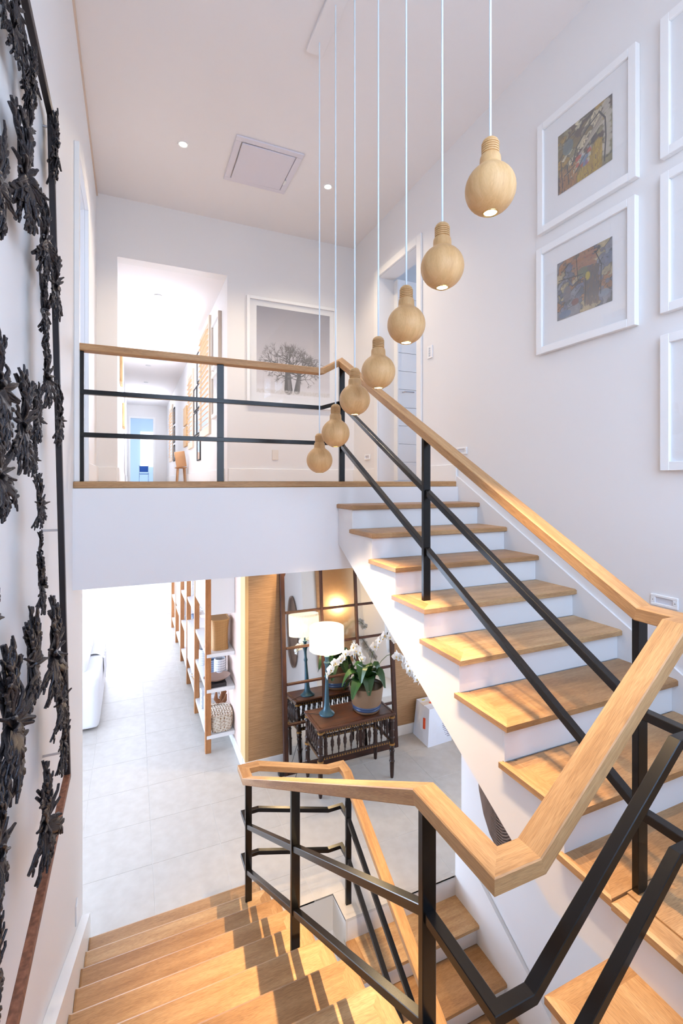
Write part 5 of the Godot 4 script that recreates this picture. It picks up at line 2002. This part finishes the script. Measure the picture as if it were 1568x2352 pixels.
func build_shelving() -> void:
	rng.seed = 44
	var g: Geo
	var u := thing("shelving_unit", "long white shelf unit with brown wooden posts against the grasscloth wall", "shelves", Vector3(1.02, FL, -8.9))
	var zs := [-6.13, -7.26, -8.36, -9.47, -10.6, -11.72]
	for z in zs:
		g = G()
		g.box(Vector3(0.835, FL, z - 0.035), Vector3(0.905, SOF if z > -10.0 else -1.9, z + 0.035), 0.002)
		put("post", g, M.cherry, u, "y", true)
	# boards bay by bay: heights of their top faces; white cabinets as [bottom, top]
	var bays := [[[-2.163, -2.604, -3.18], [-1.675, SOF]], [[-1.42, -1.93, -3.13], [-2.95, -2.32]], [[-2.05, -2.62, -3.16], [-1.55, SOF]], [[-2.62, -3.16], [-2.55, -2.1]], [[-2.15, -2.62, -3.16], []]]
	for i in 5:
		var za: float = zs[i + 1]
		var zb: float = zs[i] + (0.036 if i == 0 else 0.0)
		for y in bays[i][0]:
			g = G()
			g.box(Vector3(0.85, y - 0.045, za), Vector3(1.2, y, zb), 0.002)
			put("shelf_board", g, M.shelf, u)
		if bays[i][1]:
			g = G()
			g.box(Vector3(0.87, bays[i][1][0], za), Vector3(1.2, bays[i][1][1], zb - 0.002), 0.002)
			var cb := put("cabinet", g, M.shelf, u)
			g = G()
			g.box(Vector3(0.845, bays[i][1][0] - 0.004, za + 0.04), Vector3(0.868, bays[i][1][1], zb - 0.075), 0.002)
			var dr := put("cabinet_door", g, M.white_gloss, u)
			g = G()
			g.tube([Vector3(0.845, bays[i][1][0] + 0.04, zb - 0.14), Vector3(0.81, bays[i][1][0] + 0.04, zb - 0.14), Vector3(0.81, bays[i][1][0] + 0.04, zb - 0.24), Vector3(0.845, bays[i][1][0] + 0.04, zb - 0.24)], [0.006, 0.006, 0.006, 0.006], 6)
			put("handle", g, M.chrome, dr)
	# ---- things on the nearest bay
	var put1 := func(called: String, gg: Geo, m: Material, label: String, cat: String, group := "") -> Node3D:
		var o := put(called, gg, m)
		tag(o, label, cat, group)
		return o
	# woven cane box
	var cane := thing("cane_box", "tall brown woven cane box on the upper shelf", "basket", Vector3(1.05, -2.163, -6.3))
	g = G()
	var oval := func(w: float, d: float, y: float) -> Array:
		var r := []
		for k in 28:
			var a := TAU * k / 28.0
			var cx := signf(cos(a)) * pow(absf(cos(a)), 0.55)
			var cz := signf(sin(a)) * pow(absf(sin(a)), 0.55)
			r.append(Vector3(1.04 + cx * w * (1.0 - 0.12 * (1 - absf(cz))), y, -6.33 - cz * d))
		return r
	var prev: Array = oval.call(0.115, 0.15, -2.163)
	for i in range(1, 13):
		var f := i / 12.0
		var w := 0.115 - 0.012 * sin(PI * f) + 0.012 * f
		var cur: Array = oval.call(w, w + 0.03, -2.163 + 0.385 * f)
		for k in 28:
			var j := (k + 1) % 28
			g.quad(prev[k], prev[j], cur[j], cur[k])
		prev = cur
	for k in range(1, 27):
		g.tri(prev[0], prev[k], prev[k + 1])
	put("woven_body", g, M.cane, cane)
	g = G()
	var rim := prev.duplicate()
	rim.append(prev[0])
	var rr := []
	for k in rim.size():
		rr.append(0.009)
	g.tube(rim, rr, 6)
	put("rim", g, M.wicker, cane)
	# a light framed print leaning behind it
	var fp := thing("small_picture", "small white framed picture leaning behind the cane box", "picture", Vector3(1.12, -2.163, -6.62))
	g = G()
	g.xf = Transform3D(Basis(Vector3.BACK, 0.1), Vector3(1.08, -2.163, -6.62))
	g.box(Vector3(0, 0, -0.14), Vector3(0.016, 0.36, 0.14), 0.003)
	put("frame", g, M.white_gloss, fp)
	g = G()
	g.xf = Transform3D(Basis(Vector3.BACK, 0.1), Vector3(1.08, -2.163, -6.62))
	g.box(Vector3(-0.0015, 0.05, -0.1), Vector3(-0.0005, 0.31, 0.1))
	put("print", g, std(srgb(206, 214, 226), 0.7), fp)
	# blue and white jars on the middle shelf
	var jar := [Vector2(0.0, 0.0), Vector2(0.062, 0.0), Vector2(0.068, 0.012), Vector2(0.072, 0.1), Vector2(0.07, 0.23), Vector2(0.064, 0.25), Vector2(0.058, 0.25), Vector2(0.058, 0.22)]
	var spots := [[0.96, -6.46, 1.0, "blue patterned jar beside the wooden post on the middle shelf", M.jar_blue], [1.06, -6.38, 1.1, "tall pale jar with a grey diamond pattern on the middle shelf", M.jar_white], [1.10, -6.58, 1.1, "brown beaded jar at the back of the middle shelf", M.jar_brown], [0.93, -7.0, 0.85, "pale patterned jar farther along the middle shelf", M.jar_white]]
	for a in spots:
		var j := thing("jar", a[3], "jar", Vector3(a[0], -2.604, a[1]), "patterned jars on the middle shelf")
		g = G()
		g.xf = Transform3D(Basis().scaled(Vector3.ONE * a[2]), Vector3(a[0], -2.604, a[1]))
		g.lathe(jar, 28, 6.0)
		put("body", g, a[4], j)
	# shell bowl upon a dark book
	g = G()
	g.box(Vector3(0.90, -2.604, -6.30), Vector3(1.10, -2.555, -6.12), 0.003)
	put1.call("book", g, std(srgb(42, 38, 40), 0.5), "dark book lying under the shell bowl on the middle shelf", "book")
	g = G()
	g.xf = Transform3D(Basis.from_euler(Vector3(0.05, 0.4, 0.08)).scaled(Vector3(1.25, 1, 0.85)), Vector3(1.0, -2.552, -6.22))
	g.lathe([Vector2(0.0, 0.0), Vector2(0.05, 0.004), Vector2(0.1, 0.028), Vector2(0.13, 0.055), Vector2(0.135, 0.06), Vector2(0.12, 0.052), Vector2(0.06, 0.02), Vector2(0.0, 0.014)], 26)
	put1.call("shell_bowl", g, std(srgb(168, 138, 122), 0.5), "brown shell-shaped bowl resting on the dark book", "bowl")
	# basket and driftwood pieces on the lowest shelf
	var bk := thing("basket", "cream woven basket with brown flecks on the lowest shelf", "basket", Vector3(1.05, -3.18, -6.28))
	g = G()
	for i in 13:
		var f := i / 12.0
		var pts := []
		var rad := []
		for k in 33:
			var a := TAU * k / 32.0
			var cx := signf(cos(a)) * pow(absf(cos(a)), 0.6)
			var cz := signf(sin(a)) * pow(absf(sin(a)), 0.6)
			var w := 0.115 + 0.035 * sin(PI * (0.15 + f * 0.6))
			pts.append(Vector3(1.045 + cx * w, -3.165 + 0.2 * f + 0.004 * sin(k * PI), -6.28 + cz * (w + 0.03)))
			rad.append(Vector2(0.0095, 0.0075 + 0.002 * sin(k * 3.0 + i * PI)))
		g.tube(pts, rad, 6, Vector3.UP, false)
	put("coils", g, M.basket, bk)
	g = G()
	for i in 9:
		g.tube([Vector3(0.92 + i * 0.031, -2.975, -6.43), Vector3(0.92 + i * 0.031, -2.945, -6.28), Vector3(0.92 + i * 0.031, -2.975, -6.13)], [Vector2(0.015, 0.008), Vector2(0.016, 0.009), Vector2(0.015, 0.008)], 6)
	put("lid", g, M.basket, bk)
	var dw := thing("driftwood", "jagged brown driftwood piece standing behind the basket", "ornament", Vector3(1.08, -3.18, -6.55))
	g = G()
	var tips := [[Vector3(0, 0.0, 0), Vector3(0.01, 0.16, 0.0), Vector3(0.03, 0.34, 0.02)], [Vector3(0.01, 0.14, 0), Vector3(0.07, 0.22, 0.02), Vector3(0.09, 0.30, 0.03)], [Vector3(0.0, 0.18, 0), Vector3(-0.05, 0.25, 0.01), Vector3(-0.04, 0.36, 0.0)], [Vector3(0.02, 0.24, 0), Vector3(0.07, 0.32, 0.0), Vector3(0.05, 0.41, 0.0)]]
	for t in tips:
		var w := []
		for p in t:
			w.append(Vector3(1.08, -3.18, -6.55) + p)
		g.tube(w, [Vector2(0.035, 0.012), Vector2(0.03, 0.01), Vector2(0.008, 0.006)], 7, Vector3.BACK)
	put("wood", g, std(srgb(142, 92, 58), 0.7), dw)
	for i in 3:
		g = G()
		g.box(Vector3(0.88 + i * 0.03, -3.18, -6.98 + i * 0.16), Vector3(1.03 + i * 0.03, -2.93 - i * 0.05, -6.86 + i * 0.16), 0.01)
		put1.call("carved_block", g, [M.jar_white, M.shelf, M.basket][i], ["black and white patterned block on the lowest shelf, farthest back", "plain white block on the lowest shelf", "cream carved block on the lowest shelf nearest the basket"][i], "ornament", "blocks on the lowest shelf")
	# books and vases in the farther bays
	for i in 5:
		g = G()
		var z := -7.45 - i * 0.06
		g.box(Vector3(0.90, -1.42, z - 0.05), Vector3(1.12, -1.12 - 0.02 * (i % 3), z), 0.003)
		put1.call("book", g, std([srgb(88, 128, 170), srgb(200, 210, 220), srgb(120, 150, 180), srgb(230, 226, 218), srgb(80, 96, 120)][i], 0.6), ["mid blue", "pale grey", "light blue", "cream", "slate blue"][i] + " book standing on the high shelf of the second bay", "book", "books on the high shelf of the second bay")
	var vase := [Vector2(0.0, 0.0), Vector2(0.05, 0.0), Vector2(0.085, 0.06), Vector2(0.09, 0.12), Vector2(0.06, 0.2), Vector2(0.03, 0.27), Vector2(0.03, 0.34), Vector2(0.04, 0.36)]
	var vs := [[0.98, -1.93, -7.6, 1.0, M.basket, "cream vase on the middle shelf of the second bay"], [0.95, -3.13, -7.75, 1.1, M.beech, "tan wooden vase on the lowest shelf of the second bay"], [0.98, -2.05, -8.8, 0.9, M.jar_white, "white patterned vase in the third bay"], [0.98, -2.05, -9.2, 0.8, M.shelf, "plain white vase in the third bay"], [0.98, -2.62, -8.7, 0.8, M.jar_blue, "blue vase low in the third bay"], [0.98, -2.62, -10.9, 0.8, M.jar_blue, "small blue vase in the farthest bay"], [0.98, -2.62, -11.3, 0.7, M.shelf, "small white vase in the farthest bay"]]
	for a in vs:
		g = G()
		g.xf = Transform3D(Basis().scaled(Vector3.ONE * a[3]), Vector3(a[0], a[1], a[2]))
		g.lathe(vase, 22, 6.0)
		put1.call("vase", g, a[4], a[5], "vase", "vases on the farther shelves")
	# little wooden stool frame standing on the far low end of the shelves
	var st := thing("square_ornament", "square brown wooden ornament standing on the farthest low shelf", "ornament", Vector3(0.98, -2.15, -11.2))
	for b in [[-11.6, -11.52, -2.15, -1.75], [-10.9, -10.82, -2.15, -1.75], [-11.52, -10.9, -1.83, -1.75], [-11.52, -10.9, -2.15, -2.08]]:
		g = G()
		g.box(Vector3(0.9, b[2], b[0]), Vector3(0.95, b[3], b[1]), 0.003)
		put("frame_bar", g, M.cherry, st)
	var sock := thing("wall_socket", "small white socket on the grasscloth wall below the shelves", "socket", Vector3(1.2, -3.12, -5.78))
	g = G()
	g.box(Vector3(1.193, -3.12, -5.82), Vector3(1.203, -3.04, -5.74), 0.002)
	put("plate", g, M.white_gloss, sock)


func build_sofa() -> void:
	rng.seed = 55
	var s := thing("sofa", "white slip-covered sofa seen from behind at the left of the tiled floor", "sofa", Vector3(-0.95, FL, -8.27))
	var g := G()
	soft_box(g, Vector3(-1.45, FL + 0.03, -9.28), Vector3(-0.42, FL + 0.43, -7.27), 0.05)
	put("base", g, M.linen, s)
	g = G()
	soft_box(g, Vector3(-0.66, FL + 0.03, -9.27), Vector3(-0.41, FL + 0.74, -7.28), 0.06)
	put("back", g, M.linen, s)
	for z in [-7.27, -9.05]:
		g = G()
		soft_box(g, Vector3(-1.45, FL + 0.03, z - 0.23), Vector3(-0.415, FL + 0.66, z), 0.06)
		put("arm", g, M.linen, s)
	for i in 2:
		g = G()
		soft_box(g, Vector3(-1.48, FL + 0.42, -9.04 + i * 0.78), Vector3(-0.66, FL + 0.56, -8.27 + i * 0.78), 0.06)
		put("seat_cushion", g, M.linen, s)
		g = G()
		g.xf = Transform3D(Basis(Vector3.BACK, -0.2), Vector3(-0.72, FL + 0.56, -8.65 + i * 0.77))
		soft_box(g, Vector3(-0.1, 0, -0.38), Vector3(0.1, 0.36, 0.38), 0.08)
		put("back_cushion", g, M.linen, s)
	for i in 2:
		g = G()
		g.xf = Transform3D(Basis.from_euler(Vector3(0.0, 0.3 - i * 0.5, 0.5)), Vector3(-0.95, FL + 0.6, -7.75 - i * 0.75))
		soft_box(g, Vector3(-0.07, 0, -0.24), Vector3(0.07, 0.42, 0.24), 0.068)
		tag(put("cushion", g, M.linen), ["white loose cushion at the near end of the sofa", "white loose cushion at the middle of the sofa"][i], "cushion", "loose cushions on the sofa")
	g = G()
	var prev := []
	for i in 15:
		var f := i / 14.0
		var row := []
		for k in 13:
			var a := -1.35 + 2.7 * k / 12.0
			var out := 0.155 + 0.012 * sin(i * 1.7 + k * 0.5) + 0.006 * sin(i * 0.9)
			var p := Vector3(-0.535 + out * sin(a), FL + 0.62 + 0.15 * cos(a), -8.15 - 0.55 * f)
			if k == 0:
				p.y -= 0.22
			if k == 12:
				p.y -= 0.25 + 0.04 * sin(i * 1.3)
			row.append(p)
		if prev:
			for k in 12:
				g.quad(prev[k], prev[k + 1], row[k + 1], row[k])
		prev = row
	tag(put("throw", g, M.linen), "white throw draped over the back of the sofa", "blanket")
	for i in 2:
		var at := Vector3([-2.2, -1.9][i], FL, [-12.2, -10.9][i])
		var t := thing("side_table", ["round wooden side table beyond the sofa, farther one", "round wooden side table beyond the sofa, nearer one"][i], "table", at, "round wooden tables beyond the sofa")
		g = G()
		g.xf.origin = at
		g.lathe([Vector2(0.0, 0.40), Vector2(0.25, 0.40), Vector2(0.26, 0.41), Vector2(0.26, 0.435), Vector2(0.25, 0.44), Vector2(0.0, 0.44)], 28)
		put("table_top", g, M.beech, t)
		for k in 3:
			g = G()
			var a := TAU * k / 3.0
			g.tube([at + Vector3(cos(a) * 0.1, 0.40, sin(a) * 0.1), at + Vector3(cos(a) * 0.2, 0, sin(a) * 0.2)], [0.018, 0.012], 8)
			put("leg", g, M.beech, t)


# a box with rounded, slightly puffed sides
func soft_box(g: Geo, lo: Vector3, hi: Vector3, r: float) -> void:
	var n := 10
	var mid := (lo + hi) / 2
	var h := (hi - lo) / 2
	for axis in 3:
		for sg in [-1.0, 1.0]:
			for i in n:
				for k in n:
					var q := []
					var nn := []
					for e in [[i, k], [i + 1, k], [i + 1, k + 1], [i, k + 1]]:
						var c := Vector3.ZERO
						c[axis] = sg
						c[(axis + 1) % 3] = sin((e[0] / float(n) - 0.5) * PI)
						c[(axis + 2) % 3] = sin((e[1] / float(n) - 0.5) * PI)
						var p := c * h
						var inner := Vector3(clampf(p.x, -(h.x - r), h.x - r), clampf(p.y, -(h.y - r), h.y - r), clampf(p.z, -(h.z - r), h.z - r))
						var d := (p - inner).normalized()
						q.append(mid + inner + d * r)
						nn.append(d)
					if sg > 0:
						g.stri(q[0], q[1], q[2], nn[0], nn[1], nn[2])
						g.stri(q[0], q[2], q[3], nn[0], nn[2], nn[3])
					else:
						g.stri(q[2], q[1], q[0], nn[2], nn[1], nn[0])
						g.stri(q[3], q[2], q[0], nn[3], nn[2], nn[0])
